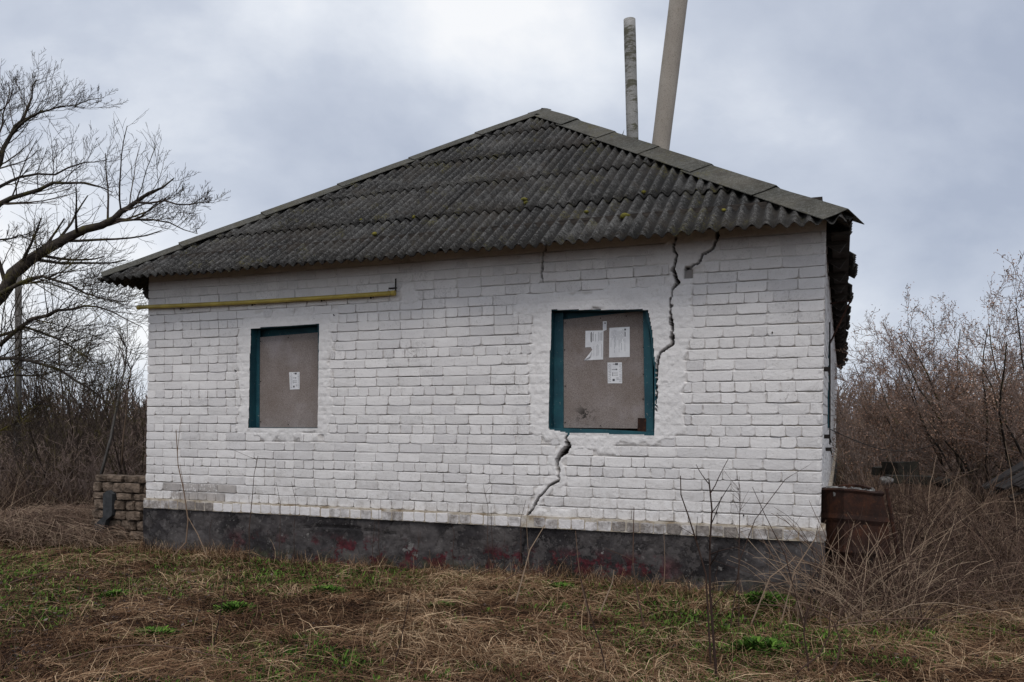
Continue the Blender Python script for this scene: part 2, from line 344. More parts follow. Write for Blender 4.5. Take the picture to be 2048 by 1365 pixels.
g = link('ground', npmesh('ground', np.stack([X, Y, Z], -1).reshape(-1, 3), F, smooth=True), M['soil']); g['kind'] = 'structure'

# ------------------------------------------------------------------ house
house = tag(empty('brick_house', HO, -TH), 'cracked white-painted brick house with dark corrugated hip roof and boarded windows', 'house')
LEAN = 0.018
def lean(z): return LEAN * (z - 1.8)
Z0, CH, NROW = 0.605, 0.0973, 28
TOP = Z0 + CH * NROW
W1 = [(1.465, 1.43), (2.372, 1.432), (2.370, 2.55), (1.478, 2.535)]
W2 = [(4.978, 1.438), (5.16, 1.405), (5.48, 1.400), (6.004, 1.385), (6.004, 2.006), (5.985, 2.125), (5.967, 2.326), (5.921, 2.535), (4.989, 2.577)]
CR = {'main': ([(6.15, 3.38), (6.163, 3.2), (6.150, 3.10), (6.172, 2.974), (6.150, 2.88), (6.165, 2.794), (6.195, 2.769), (6.136, 2.705), (6.126, 2.62), (6.122, 2.524), (6.149, 2.364), (6.145, 2.206), (6.045, 2.141), (6.017, 2.074), (6.006, 1.892), (6.012, 1.755), (6.01, 1.60)],
               [.012, .012, .016, .014, .024, .042, .036, .018, .012, .022, .024, .022, .018, .028, .016, .012, .005]),
      'right': ([(6.545, 3.38), (6.535, 3.202), (6.527, 3.127), (6.483, 3.041), (6.404, 3.003), (6.386, 2.937), (6.315, 2.91), (6.253, 2.887)], [.02, .022, .020, .018, .018, .018, .014, .024]),
      'low': ([(5.172, 1.42), (5.164, 1.337), (5.183, 1.275), (5.15, 1.235), (5.099, 1.184), (5.064, 1.122), (5.079, 1.027), (5.094, 0.946), (4.999, 0.896), (4.948, 0.832), (4.887, 0.768), (4.836, 0.66), (4.78, 0.6), (4.775, 0.5)],
              [.018, .020, .05, .07, .046, .042, .030, .016, .016, .010, .016, .018, .016, .016]),
      'left': ([(4.935, 3.28), (4.928, 3.193), (4.892, 3.109), (4.882, 2.93), (4.905, 2.86)], [.008, .010, .010, .008, .004])}
def seg_dist(S, Z, P, Wd):
    """distance to a polyline and the width there"""
    best = np.full(S.shape, 9.0); wid = np.zeros(S.shape)
    for i in range(len(P) - 1):
        a = np.array(P[i]); b = np.array(P[i + 1]); d = b - a; L2 = d @ d
        t = np.clip(((S - a[0]) * d[0] + (Z - a[1]) * d[1]) / L2, 0, 1)
        q = np.hypot(S - a[0] - t * d[0], Z - a[1] - t * d[1]); w_ = Wd[i] + t * (Wd[i + 1] - Wd[i])
        m = q < best; best[m] = q[m]; wid[m] = w_[m]
    return best, wid
def inpoly(S, Z, P):
    r = np.zeros(S.shape, bool); n = len(P)
    for i in range(n):
        (x0, y0), (x1, y1) = P[i], P[(i + 1) % n]
        if y0 == y1: continue
        c_ = ((y0 > Z) != (y1 > Z)) & (S < (x1 - x0) * (Z - y0) / (y1 - y0) + x0); r ^= c_
    return r
def rect(S, Z, a, b, c, d): return np.minimum(np.minimum(S - a, b - S), np.minimum(Z - c, d - Z))
def plaster(S, Z):
    """>0 where render was smeared over the bricks (metres inside its edge)"""
    S = np.asarray(S, float); Z = np.asarray(Z, float)
    p = rect(S, Z, 1.30, 2.53, 1.36, 2.58)
    p = np.maximum(p, rect(S, Z, 1.36, 2.62, 2.50, 2.70))
    p = np.maximum(p, 0.5 * np.minimum(Z - 1.25 - 0.25 * np.abs(S - 1.92), 1.45 - Z))
    p = np.where(np.abs(S - 1.92) < 0.7, p, np.maximum(rect(S, Z, 1.30, 2.53, 1.36, 2.58), rect(S, Z, 1.36, 2.62, 2.50, 2.70)))
    p = np.maximum(p, rect(S, Z, 4.78, 6.20, 1.33, 2.60)); p = np.maximum(p, rect(S, Z, 4.62, 6.25, 2.52, 2.76))
    p = np.maximum(p, rect(S, Z, 5.95, 6.30, 1.40, 2.25)); p = np.maximum(p, rect(S, Z, 6.08, 6.32, 2.10, 3.40))
    p = np.maximum(p, rect(S, Z, 5.12, 5.62, 1.22, 1.40)); p = np.maximum(p, rect(S, Z, 6.0, 6.56, 2.93, 3.4) * 0.6)
    for n_, r_ in (('main', 0.04), ('low', 0.070), ('right', 0.025), ('left', 0.02)):
        d, _ = seg_dist(S, Z, CR[n_][0], CR[n_][1]); p = np.maximum(p, r_ - d)
    p = np.maximum(p, 0.10 - np.hypot(S - 3.45, Z - 2.83))
    p = np.maximum(p, rect(S, Z, 4.72, 5.25, 0.5, 0.70))
    return p + (fbm(S * 7, Z * 7, 21, 4) - 0.5) * 0.17
# --- mortar and render of the front wall: one height field with the cracks cut into it
D = 0.0085
ss = np.arange(0.0, WL + D, D)
_off = [-.0080, -.0056, -.0030, -.0004, .009, .0185, .028, .038, .048, .058, .068, .0775]
zs = np.array([0.50, 0.52, 0.54, 0.56, 0.58] + [Z0 + r * CH + o_ for r in range(NROW) for o_ in _off] + [TOP])
S, Zg = np.meshgrid(ss, zs)
pl = plaster(S, Zg)
# bed joints: flush on the brick below, struck deep under the brick above; upright joints shallow
rel_ = np.mod(Zg - Z0 + .0080001, CH) - .0080001
bed = (rel_ < 0.0005)
joint_d = np.where(bed, -0.003 - 0.024 * np.clip((rel_ + .0080) / .0064, 0, 1) * (0.1 + 1.7 * fbm(S * 2.4, Zg * 10.3, 33, 3)), -0.0100 + (fbm(S * 9, Zg * 9, 34, 3) - .5) * .018)
joint_d = joint_d + (fbm(S * 40, Zg * 40, 31, 3) - 0.5) * 0.004
joint_d = np.where(joint_d < 0, joint_d * (1 - .55 * sstep(2.8, 3.05, Zg)), joint_d)
rend_d = 0.002 + (fbm(S * 5, Zg * 5, 41, 4) - 0.5) * 0.010 + (fbm(S * 26, Zg * 26, 43, 4) - 0.5) * 0.012 - 0.0035 * bed * vnoise(S * 5, Zg * 5, 47)
k_ = sstep(-0.015, 0.02, pl)
dep = joint_d * (1 - k_) + rend_d * k_
jointa = (1 - k_) * sstep(-0.003, -0.016, joint_d)
dep_c = dep.copy(); cracka = np.zeros(S.shape)
for n_ in CR:
    wob = (fbm(S * 18, Zg * 18, 51, 3) - 0.5) * 0.03 + (vnoise(S * 48, Zg * 48, 57) - .5) * .020
    d, wd = seg_dist(S + wob, Zg + wob * 0.6, *CR[n_])
    edge = wd * 0.42 + 0.002 - d
    cut = edge > 0
    dep_c = np.where(cut, -0.09 - 0.15 * np.clip(edge / 0.005, 0, 1), dep_c)
    cracka = np.maximum(cracka, np.where(cut, 1.0, 0.0))
# chipped patch beside the main crack
ch = rect(S, Zg, 6.245, 6.315, 2.80, 2.885) + (fbm(S * 20, Zg * 20, 61, 3) - 0.5) * 0.02
dep_c = np.where(ch > 0, np.minimum(dep_c, -0.03), dep_c); cracka = np.where(ch > 0, .7, cracka)
ny_, nx_ = S.shape; I = np.arange(nx_ * ny_).reshape(ny_, nx_)
F = np.stack([I[:-1, :-1], I[:-1, 1:], I[1:, 1:], I[1:, :-1]], -1).reshape(-1, 4)
cs = (S[:-1, :-1] + D / 2).ravel(); cz = ((Zg[:-1, :-1] + Zg[1:, :-1]) / 2).ravel()
F = F[~(inpoly(cs, cz, W1) | inpoly(cs, cz, W2))]
V = np.stack([S + lean(Zg), -dep_c, Zg], -1).reshape(-1, 3)
fwall = link('front_wall', npmesh('front_wall', V, F, {'joint': jointa.ravel(), 'crack': cracka.ravel()}), M['mortar'], house)

# --- bricks
def brick_verts(a, b, z0, z1, rnd, axisx=True, proud=0.0):
    """a worn brick face with rounded, chipped outline: outline + inset ring + centre; local (s, -t, z) relative to its centre"""
    cx, cz_ = (a + b) / 2, (z0 + z1) / 2; hw, hh = (b - a) / 2, (z1 - z0) / 2
    q = lambda lo, hi: min(rnd.uniform(lo, hi), hw * 0.45)
    pts = []
    for (sx, sz, lo, hi) in ((-1, -1, .006, .040), (1, -1, .006, .040), (1, 1, .004, .020), (-1, 1, .004, .020)):
        cxr, czr = q(lo, hi), q(lo * .6, hi * .6)
        p1 = (sx * hw, sz * (hh - czr)); p2 = (sx * (hw - cxr), sz * hh); pm = (sx * (hw - cxr * .3), sz * (hh - czr * .3))
        pts += [p1, pm, p2] if sx * sz > 0 else [p2, pm, p1]
    # midpoints of long edges wander
    full = []
    n = len(pts)
    for i in range(n):
        full.append(pts[i])
        if i % 3 == 2:
            x0, y0 = pts[i]; x1, y1 = pts[(i + 1) % n]
            full.append(((x0 + x1) / 2 + rnd.uniform(-.005, .005), (y0 + y1) / 2 + rnd.uniform(-.0055, .004)))
    d0 = rnd.uniform(-.003, .004) + proud; tx, tz = rnd.uniform(-.02, .02), rnd.uniform(-.06, .05)
    vs = []
    for (x, y) in full: vs.append((x, y, -0.030))
    for (x, y) in full: vs.append((x + rnd.uniform(-.0015, .0015), y + rnd.uniform(-.0015, .0015), d0 - .003 + x * tx + y * tz))
    for (x, y) in full:
        ix = x * (1 - .004 / hw); iy = y * (1 - .004 / hh); vs.append((ix, iy, d0 + x * tx + y * tz + rnd.uniform(-.001, .001)))
    vs.append((0, 0, d0 + rnd.uniform(0, .002)))
    m = len(full); fs = []
    for L_ in (0, m):
        for i in range(m): j = (i + 1) % m; fs.append((L_ + i, L_ + j, L_ + m + j, L_ + m + i))
    for i in range(m): fs.append((2 * m + i, 2 * m + (i + 1) % m, 3 * m))
    return (cx, cz_), vs, fs
rnd = random.Random(5)
def lay_row(r, L_, rnd):
    head = r % 4 == 0; j = .0075; x = 0.0; out = []
    first = (0.12 if head else (0.25 if r % 2 else 0.12))
    while x < L_ - 0.03:
        ln = first if not out else ((0.12 if head else 0.25) if rnd.random() > (.07 if not head else .05) else (0.12 if not head else 0.19))
        ln += rnd.uniform(-.006, .006)
        if L_ - (x + ln) < 0.09: ln = L_ - x
        out.append((x, min(x + ln, L_))); x += ln + j + rnd.uniform(-.003, .004)
    return out
cands = []
for r in range(NROW):
    z0 = Z0 + r * CH; z1 = z0 + 0.0895
    for (a, b) in lay_row(r, WL, rnd):
        smp = np.linspace(a, b, 14); zc = np.full(14, (z0 + z1) / 2)
        bad = (plaster(smp, zc) > 0.006) | inpoly(smp, zc, W1) | inpoly(smp, zc, W2)
        for P_ in CR.values():
            for zq in (z0, (z0 + z1) / 2, z1):
                d, wd = seg_dist(smp, np.full(14, zq), *P_); bad |= d < wd * 0.62 + 0.012
        run, best = [], []
        for i, q in enumerate(bad):
            if q: run = []
            else:
                run = run + [i]
                if len(run) > len(best): best = run
        if len(best) < 3: continue
        a2, b2 = smp[best[0]], smp[best[-1]]
        if b2 - a2 < 0.035: continue
        cands.append((a2, b2, z0, z1, r))
def dist2(s, z): p = to_world(s, 0, z); return p.x ** 2 + p.y ** 2 + (z - EYE) ** 2
cands.sort(key=lambda q: -(q[1] - q[0]) * (q[3] - q[2]) / dist2((q[0] + q[1]) / 2, (q[2] + q[3]) / 2))
rest = MB(); rest.tone = []
def sag(s, z): return 0.012 * math.sin(s * 0.9 + 0.6) * min(1, max(0, (z - 0.6))) * 0.8
for i, (a, b, z0, z1, r) in enumerate(cands):
    dz0 = rnd.uniform(-.004, .004)
    (cx, cz_), vs, fs = brick_verts(a, b, z0 + dz0, z1 + dz0, rnd)
    # worn bricks: near the foot of the wall, mostly at the left corner, a few elsewhere
    wear = 0.02 + 0.24 * rnd.random() ** 2
    if r <= 1 and cx < 1.3 and cx > .25: wear += 0.42 * rnd.random()
    if r <= 4: wear += 0.12 * rnd.random()
    if r == 0 and 0.45 < cx < 0.98: wear = 0.85
    if rnd.random() < .02: wear += 0.12
    tn = rnd.random() ** .8; shade = 2.0 if z0 > 2.9 else 1.0
    vs = [(x, -(y_ if shade == 1 else (y_ - .003 if y_ > -.02 else y_)), zq) for (x, zq, y_) in vs]
    if i < 300:
        mb = MB(); mb.add(vs, fs, wear); mb.tone = [tn] * len(vs)
        link('brick', mb.mesh('brick'), M['brick'], fwall, (cx + lean(cz_), 0, cz_))
    else:
        rest.add([(x + cx + lean(cz_), y_, zq + cz_) for x, y_, zq in vs], fs, wear); rest.tone += [tn] * len(vs)
tag(rest.build('brick', M['brick'], fwall), 'remaining white-painted bricks of the front wall', kind='stuff')

# --- inner wall body behind the render (seen through nothing but the cracks), side and back walls
core = MB(); core.box(0.02 , WL - 0.02, 0.30, 0.36, 0.5, TOP)
# openings: leave the body behind the boards in place; it backs the windows
core.box(0.0, 0.36, 0.36, HL - .36, 0.5, TOP); core.box(0.0, WL, HL - .36, HL, 0.5, TOP)
core.build('wall_body', M['rubble_mortar'], house)
sb = MB(); sb.tone = []
sw = MB(); sw.box(WL - 0.30, WL - 0.012, 0.02, HL - .37, 0.5, TOP)
sw.v = [(x_ + lean(z_), y_, z_) for x_, y_, z_ in sw.v]
sidew = sw.build('side_wall', M['ledge_mortar'], house)
r2 = random.Random(9)
for r in range(NROW):
    z0 = Z0 + r * CH
    for (a, b) in lay_row(r + 1, 19.8, r2):
        if 3.2 < (a + b) / 2 < 4.3 and 1.4 < z0 < 2.5: continue
        (cx, cz_), vs, fs = brick_verts(a, b, z0, z0 + .0895, r2)
        sb.add([(WL + d - 0.004 + lean(cz_), cx + x, zq + cz_) for (x, zq, d) in vs], [tuple(reversed(f))[::-1] for f in fs], 0.1 + .3 * r2.random() ** 2); sb.tone += [r2.random()] * len(vs)
tag(sb.build('brick', M['brick'], sidew), 'white-painted bricks of the receding side wall', kind='stuff')

# --- ledge course (a row of headers standing proud of the plinth)
lm = MB(); lm.box(-0.02, WL + 0.015, -0.030, 0.10, 0.492, 0.603); lm.box(WL - .05, WL + 0.022, 0.1, HL, 0.494, 0.601)
ledge = lm.build('ledge', M['ledge_mortar'], house)
r3 = random.Random(12); x = -0.025
while x < WL + 0.01:
    ln = 0.12 + r3.uniform(-.008, .008); x1 = min(x + ln, WL + 0.03)
    if x1 - x > .03:
        dz = r3.uniform(-.006, .004)
        (cx, cz_), vs, fs = brick_verts(x, x1, 0.496 + dz, 0.588 + dz, r3)
        wear = 0.05 + 0.40 * r3.random()
        if cx < 1.05: wear = 0.75
        if cx < .5: wear = .45
        if 1.05 < cx < 2.6: wear = 0.2 * r3.random() + .05
        if cx > 5.6: wear = 0.40 + .3 * r3.random()
        mb = MB(); mb.add([(x_, -d - 0.034, z_) for (x_, z_, d) in vs], fs, wear)
        if abs(cx - 4.775) > 0.07: link('brick', mb.mesh('brick'), M['ledge'], ledge, (cx, 0, cz_))
    x = x1 + 0.008
# --- plinth
D2 = 0.018
ps = np.arange(-0.035, WL + 0.03, D2); pz = np.arange(-0.35, 0.497, D2)
S, Zg = np.meshgrid(ps, pz)
dep = 0.012 + (fbm(S * 1.6, Zg * 2.4, 71, 5) - 0.5) * 0.055 + (fbm(S * 11, Zg * 11, 75, 4) - 0.5) * 0.028
cr_d = np.abs(Zg - 0.36 - 0.03 * np.sin(S * 3)) < 0.007
dep = np.where(cr_d & (S > 2.2) & (S < 3.4), dep - .02, dep)
d, wd = seg_dist(S, Zg, [(4.775, .5), (4.74, .38), (4.70, .2), (4.72, 0)], [.014, .010, .008, .006]); dep = np.where(d < wd, -0.05, dep)
red = sstep(0.9, 1.4, S) * (1 - sstep(5.9, 6.4, S)) * (1 - sstep(0.20, 0.34, Zg)) * (0.55 + .45 * sstep(2.0, 2.6, S))
low = 1 - sstep(0.02, 0.16, Zg)
ny_, nx_ = S.shape; I = np.arange(nx_ * ny_).reshape(ny_, nx_)
F = np.stack([I[:-1, :-1], I[:-1, 1:], I[1:, 1:], I[1:, :-1]], -1).reshape(-1, 4)
plinth = link('plinth', npmesh('plinth', np.stack([S, -dep, Zg], -1).reshape(-1, 3), F, {'red': red.ravel(), 'low': low.ravel()}, smooth=True), M['plinth'], house)
pb = MB(); pb.box(-0.033, WL + 0.012, 0.03, HL, -0.35, 0.493); pb.build('plinth_body', M['black_render'], plinth)

# --- windows
def quad_slab(P, y0, y1, mb, a=0.0):
    """extrude a polygon in the wall plane (s,z) from depth y0 (front) to y1"""
    n = len(P)
    if sum(P[i][0] * P[(i + 1) % n][1] - P[(i + 1) % n][0] * P[i][1] for i in range(n)) < 0: P = P[::-1]
    vs = [(p[0], y0, p[1]) for p in P] + [(p[0], y1, p[1]) for p in P]
    fs = [tuple(range(n)), tuple(range(2 * n - 1, n - 1, -1))] + [((i + 1) % n, i, n + i, n + (i + 1) % n) for i in range(n)]
    mb.add(vs, fs, a)
def slab(name, P, y0, y1, mat, parent):
    mb = MB(); quad_slab(P, y0, y1, mb); return mb.build(name, mat, parent)
def strip(P, y0, y1, th, mb):
    """reveal lining along a polyline of the opening, th thick away from the opening"""
    for i in range(len(P) - 1):
        a = Vector((P[i][0], P[i][1])); b = Vector((P[i + 1][0], P[i + 1][1])); d = (b - a).normalized(); n = Vector((d.y, -d.x)) * th
        quad_slab([tuple(a), tuple(b), tuple(b + n), tuple(a + n)], y0, y1, mb)
# left window
w1 = empty('window', (0, 0, 0)); w1.parent = house
m1 = MB(); strip([W1[3], W1[0]], 0.006, 0.23, -0.006, m1)
m1.build('jamb', M['teal'], w1)
m1 = MB(); strip([W1[1], W1[2]], 0.006, 0.23, -0.006, m1); m1.build('jamb', M['teal'], w1)
slab('head', [(1.478, 2.44), (2.372, 2.455), (2.372, 2.57), (1.46, 2.56)], 0.19, 0.22, M['teal'], w1)
m1 = MB(); strip([W1[2], W1[3]], 0.006, 0.23, -0.004, m1); m1.build('lintel_lining', M['teal'], w1)
m1 = MB(); quad_slab([(1.463, 1.405), (2.374, 1.405), (2.374, 1.436), (1.463, 1.436)], 0.005, 0.23, m1); m1.build('sill', M['teal'], w1)
slab('frame', [(1.47, 1.437), (1.515, 1.437), (1.52, 2.53), (1.475, 2.53)], 0.112, 0.135, M['teal'], w1)
slab('board', [(1.500, 1.437), (2.369, 1.437), (2.369, 2.475), (1.505, 2.445)], 0.121, 0.134, M['chip'], w1)
# right window, racked out of square
w2 = empty('window', (0, 0, 0)); w2.parent = house
m1 = MB(); strip([W2[8], W2[0]], 0.006, 0.23, -0.006, m1); m1.build('jamb', M['teal'], w2)
m1 = MB(); strip([(6.004, 1.39), (6.004, 2.006), (5.985, 2.125), (5.967, 2.326), (5.921, 2.535)], 0.035, 0.23, -0.02, m1); m1.build('jamb', M['teal'], w2)
m1 = MB(); strip([W2[7], W2[8]], 0.006, 0.23, -0.004, m1); m1.build('lintel_lining', M['teal'], w2)
slab('head', [(4.99, 2.50), (5.93, 2.525), (5.93, 2.56), (4.975, 2.60)], 0.19, 0.22, M['teal'], w2)
slab('frame', [(4.985, 1.445), (5.085, 1.445), (5.082, 2.56), (4.99, 2.56)], 0.118, 0.15, M['teal'], w2)
slab('frame', [(5.885, 1.40), (5.965, 1.40), (5.955, 2.10), (5.90, 2.53), (5.865, 2.53)], 0.10, 0.15, M['teal'], w2)
m1 = MB(); quad_slab([(4.978, 1.405), (5.17, 1.370), (5.48, 1.365), (6.002, 1.350), (6.002, 1.412), (5.48, 1.435), (5.17, 1.442), (4.978, 1.446)], 0.012, 0.23, m1); m1.build('sill', M['teal'], w2)
slab('board', [(5.079, 1.450), (5.884, 1.444), (5.880, 2.543), (5.073, 2.493)], 0.13, 0.144, M['chip2'], w2)
slab('rust_plate', [(5.816, 1.42), (5.894, 1.405), (5.897, 1.54), (5.818, 1.545)], 0.094, 0.099, M['rust'], w2)
for par, pts_, yb in ((w1, [(1.53, 1.5), (1.53, 1.95), (1.53, 2.40), (1.9, 2.43), (2.3, 2.44), (1.9, 1.47), (2.33, 1.5), (2.34, 2.0)], .120),
                      (w2, [(5.10, 1.5), (5.10, 1.85), (5.095, 2.2), (5.10, 2.46), (5.45, 2.49), (5.70, 2.50), (5.86, 2.44), (5.865, 2.2), (5.865, 1.95), (5.86, 1.72), (5.45, 1.47)], .129)):
    for (a_, b_) in pts_:
        nm_ = MB(); nm_.tube([(a_, yb, b_), (a_, yb - .004, b_)], .0065, n=6); nm_.build('nail', M['iron'], par)
# notices: sheets taped on sideways, so their lines of print run up the board
def notice(parent, P, y, curl=0.0):
    mb = MB(); quad_slab(P, y - 0.0012, y, mb); return mb.build('notice', M['paper'], parent)
def bars(parent, Q, y, mat):
    mb = MB()
    for (x0, x1, z0, z1) in Q: mb.add([(x0, y, z0), (x1, y, z0), (x1, y, z1), (x0, y, z1)], [(0, 1, 2, 3)])
    return mb.build('print', mat, parent)
rp = random.Random(3)
PA = [(5.303, 2.376), (5.474, 2.374), (5.474, 2.46), (5.512, 2.46), (5.511, 2.378), (5.48, 2.366), (5.476, 2.098), (5.289, 2.094), (5.371, 2.192), (5.355, 2.219), (5.3, 2.218)]
na = notice(w2, PA, 0.1285)
Q = [(x_, x_ + .004, 2.27 + rp.uniform(0, .01), 2.365 - rp.uniform(0, .025)) for x_ in (5.352, 5.373, 5.379, 5.399, 5.431, 5.444, 5.455, 5.464)] + [(x_, x_ + .003, 2.115 + rp.uniform(0, .03), 2.245 - rp.uniform(0, .02)) for x_ in (5.385, 5.408, 5.419, 5.432, 5.462)]
bars(na, Q, 0.1268, M['ink_soft']); bars(na, [(5.357, 5.365, 2.265, 2.362), (5.489, 5.503, 2.436, 2.448)], 0.1266, M['ink'])
fl = MB(); fl.add([(5.289, .1262, 2.094), (5.371, .1262, 2.192), (5.352, .112, 2.128)], [(0, 2, 1)]); fl.build('torn_flap', M['paper'], na)
nb = notice(w2, [(5.538, 2.395), (5.733, 2.398), (5.734, 2.115), (5.535, 2.115)], 0.1285)
Q = []
for i, x_ in enumerate(np.arange(5.552, 5.690, 0.0112)):
    hi = 2.378 - rp.uniform(0, .02); lo = 2.135 + (rp.uniform(0, .16))
    while hi > lo + .02: ln = rp.uniform(.025, .08); Q.append((x_, x_ + .0032, max(lo, hi - ln), hi)); hi -= ln + .008
bars(nb, Q, 0.1268, M['ink_soft']); bars(nb, [(5.685, 5.694, 2.308, 2.352), (5.682, 5.698, 2.366, 2.382)], 0.1266, M['ink'])
nc = notice(w2, [(5.519, 2.068), (5.659, 2.067), (5.661, 1.869), (5.522, 1.871)], 0.1285)
def tall_sign(parent, s0, z0, s1, z1, y):
    """sideways waybill: logo block, upward arrow, twin posts mark, dense small print"""
    w_, h_ = s1 - s0, z1 - z0; T = lambda x, z: (s0 + x * w_, z0 + z * h_)
    mb = MB()
    def q(a, b, c, d): mb.add([(s0 + a * w_, y, z0 + c * h_), (s0 + b * w_, y, z0 + c * h_), (s0 + b * w_, y, z0 + d * h_), (s0 + a * w_, y, z0 + d * h_)], [(0, 1, 2, 3)])
    q(.52, .72, .87, .97); q(.36, .52, .905, .93); q(.34, .50, .10, .21)
    q(.30, .62, .655, .675); mb.add([(*T(.58, .62)[:1], y, T(0, .62)[1]), (T(.70, 0)[0], y, T(0, .665)[1]), (T(.58, 0)[0], y, T(0, .71)[1])], [(0, 1, 2)])
    q(.40, .72, .48, .50); q(.40, .72, .38, .40); q(.33, .37, .34, .53); q(.62, .80, .18, .20); q(.60, .78, .24, .26)
    mb.build('print', M['ink'], parent)
    Q = []
    for x_ in (.06, .13, .20, .84, .92):
        zc = .06
        while zc < .92: ln = rp.uniform(.02, .10); Q.append((s0 + x_ * w_, s0 + (x_ + .035) * w_, z0 + zc * h_, z0 + min(.94, zc + ln) * h_)); zc += ln + .03
    bars(parent, Q, y, M['ink_soft'])
tall_sign(nc, 5.521, 1.871, 5.660, 2.067, 0.1267)
nd = notice(w1, [(1.913, 2.046), (2.049, 2.046), (2.049, 1.858), (1.923, 1.855)], 0.1195)
tall_sign(nd, 1.922, 1.858, 2.048, 2.045, 0.1178)

# --- gas pipe
gp = MB(); gp.tube([(-0.06 + 3.38 * i / 8, -0.055, 2.836 - 0.016 * i / 8 - 0.012 * math.sin(i / 8 * math.pi)) for i in range(9)], 0.0235, 0.0235, 12)
gas = gp.build('gas_pipe', M['yellow'], house, smooth=True)
cp = MB(); cp.tube([(-0.085, -0.055, 2.832), (-0.04, -0.055, 2.835)], 0.0265, 0.0265, 12); cp.build('end_cap', M['yellow'], gas)
cp = MB(); cp.tube([(3.30, -0.055, 2.820), (3.335, -0.055, 2.82)], 0.028, 0.028, 12); cp.build('end_cap', M['yellow'], gas)
for s_ in (0.55, 1.55, 2.45, 3.05):
    cp = MB(); cp.tube([(s_, 0.02, 2.80), (s_, -0.05, 2.80)], 0.007, n=6); cp.tube([(s_, -0.052, 2.775), (s_, -0.052, 2.795)], 0.009, n=6); cp.build('bracket', M['iron'], gas)
cp = MB(); cp.tube([(3.33, -0.03, 2.84), (3.33, -0.03, 2.97)], 0.008, n=6); cp.box(3.24, 3.33, -.02, .0, 2.872, 2.884); cp.build('bracket', M['iron'], gas)
# nail hole and stray iron pins in the wall
for s_, z_ in ((2.57, 2.62), (1.28, 2.06), (6.55, 0.69), (6.78, 0.68), (7.02, 2.27)):
    cp = MB(); cp.tube([(s_, .02, z_), (s_ + .004, -0.02, z_ + .018)], 0.008, 0.005, 6); cp.build('iron_pin', M['iron'], house)

# --- roof
SL, SR, TF, RUN = -0.36, 7.64, -0.35, 4.00
ZE, ZA = 3.105, 5.845; PHI = math.atan2(ZA - ZE, RUN); CP, SP = math.cos(PHI), math.sin(PHI)
PITCH, AMP = 0.1150, 0.0245
rf = MB()
for s_ in np.arange(0.1, 7.4, 0.82):            # rafters of the front slope
    ue = min(s_ - SL, SR - s_) / CP
    Mx = Matrix.Translation((s_, TF + .03, ZE - 0.085)) @ Matrix.Rotation(PHI, 4, 'X'); rf.box(-.03, .03, 0.42, ue - .1, -.05, .05, Mx)
for u_ in np.arange(0.30, 4.6, 0.52):            # battens
    a = SL + u_ * CP + .1; b = SR - u_ * CP - .1
    if b > a: Mx = Matrix.Translation((0, TF + u_ * CP, ZE + u_ * SP - .045)) @ Matrix.Rotation(PHI, 4, 'X'); rf.box(a, b, -.03, .03, -.02, .018, Mx)
for t_ in np.arange(0.3, HL, 0.85):              # rafter tails down both long sides
    for sgn, so_ in ((1, SL), (-1, SR)):
        ue = min(RUN, t_ - TF) / CP
        Mx = Matrix.Translation((so_ + sgn * .03, t_, ZE - .085)) @ Matrix.Rotation(-PHI * sgn, 4, 'Y')
        rf.box(min(0.02 * sgn, (ue - .1) * sgn), max(0.02 * sgn, (ue - .1) * sgn), -.03, .03, -.05, .05, Mx)
rf.box(0.0, WL, 0.02, .16, TOP - .02, TOP + .10); rf.box(WL - .16, WL, .17, HL, TOP - .02, TOP + .10); rf.box(0, .16, .17, HL, TOP - .02, TOP + .10)
rf.box(WL + .07, WL + .22, 0.0, HL - .5, ZE - .015, ZE + .010)       # loose soffit board on the right
roof = rf.build('roof', M['wood_dark'], house)
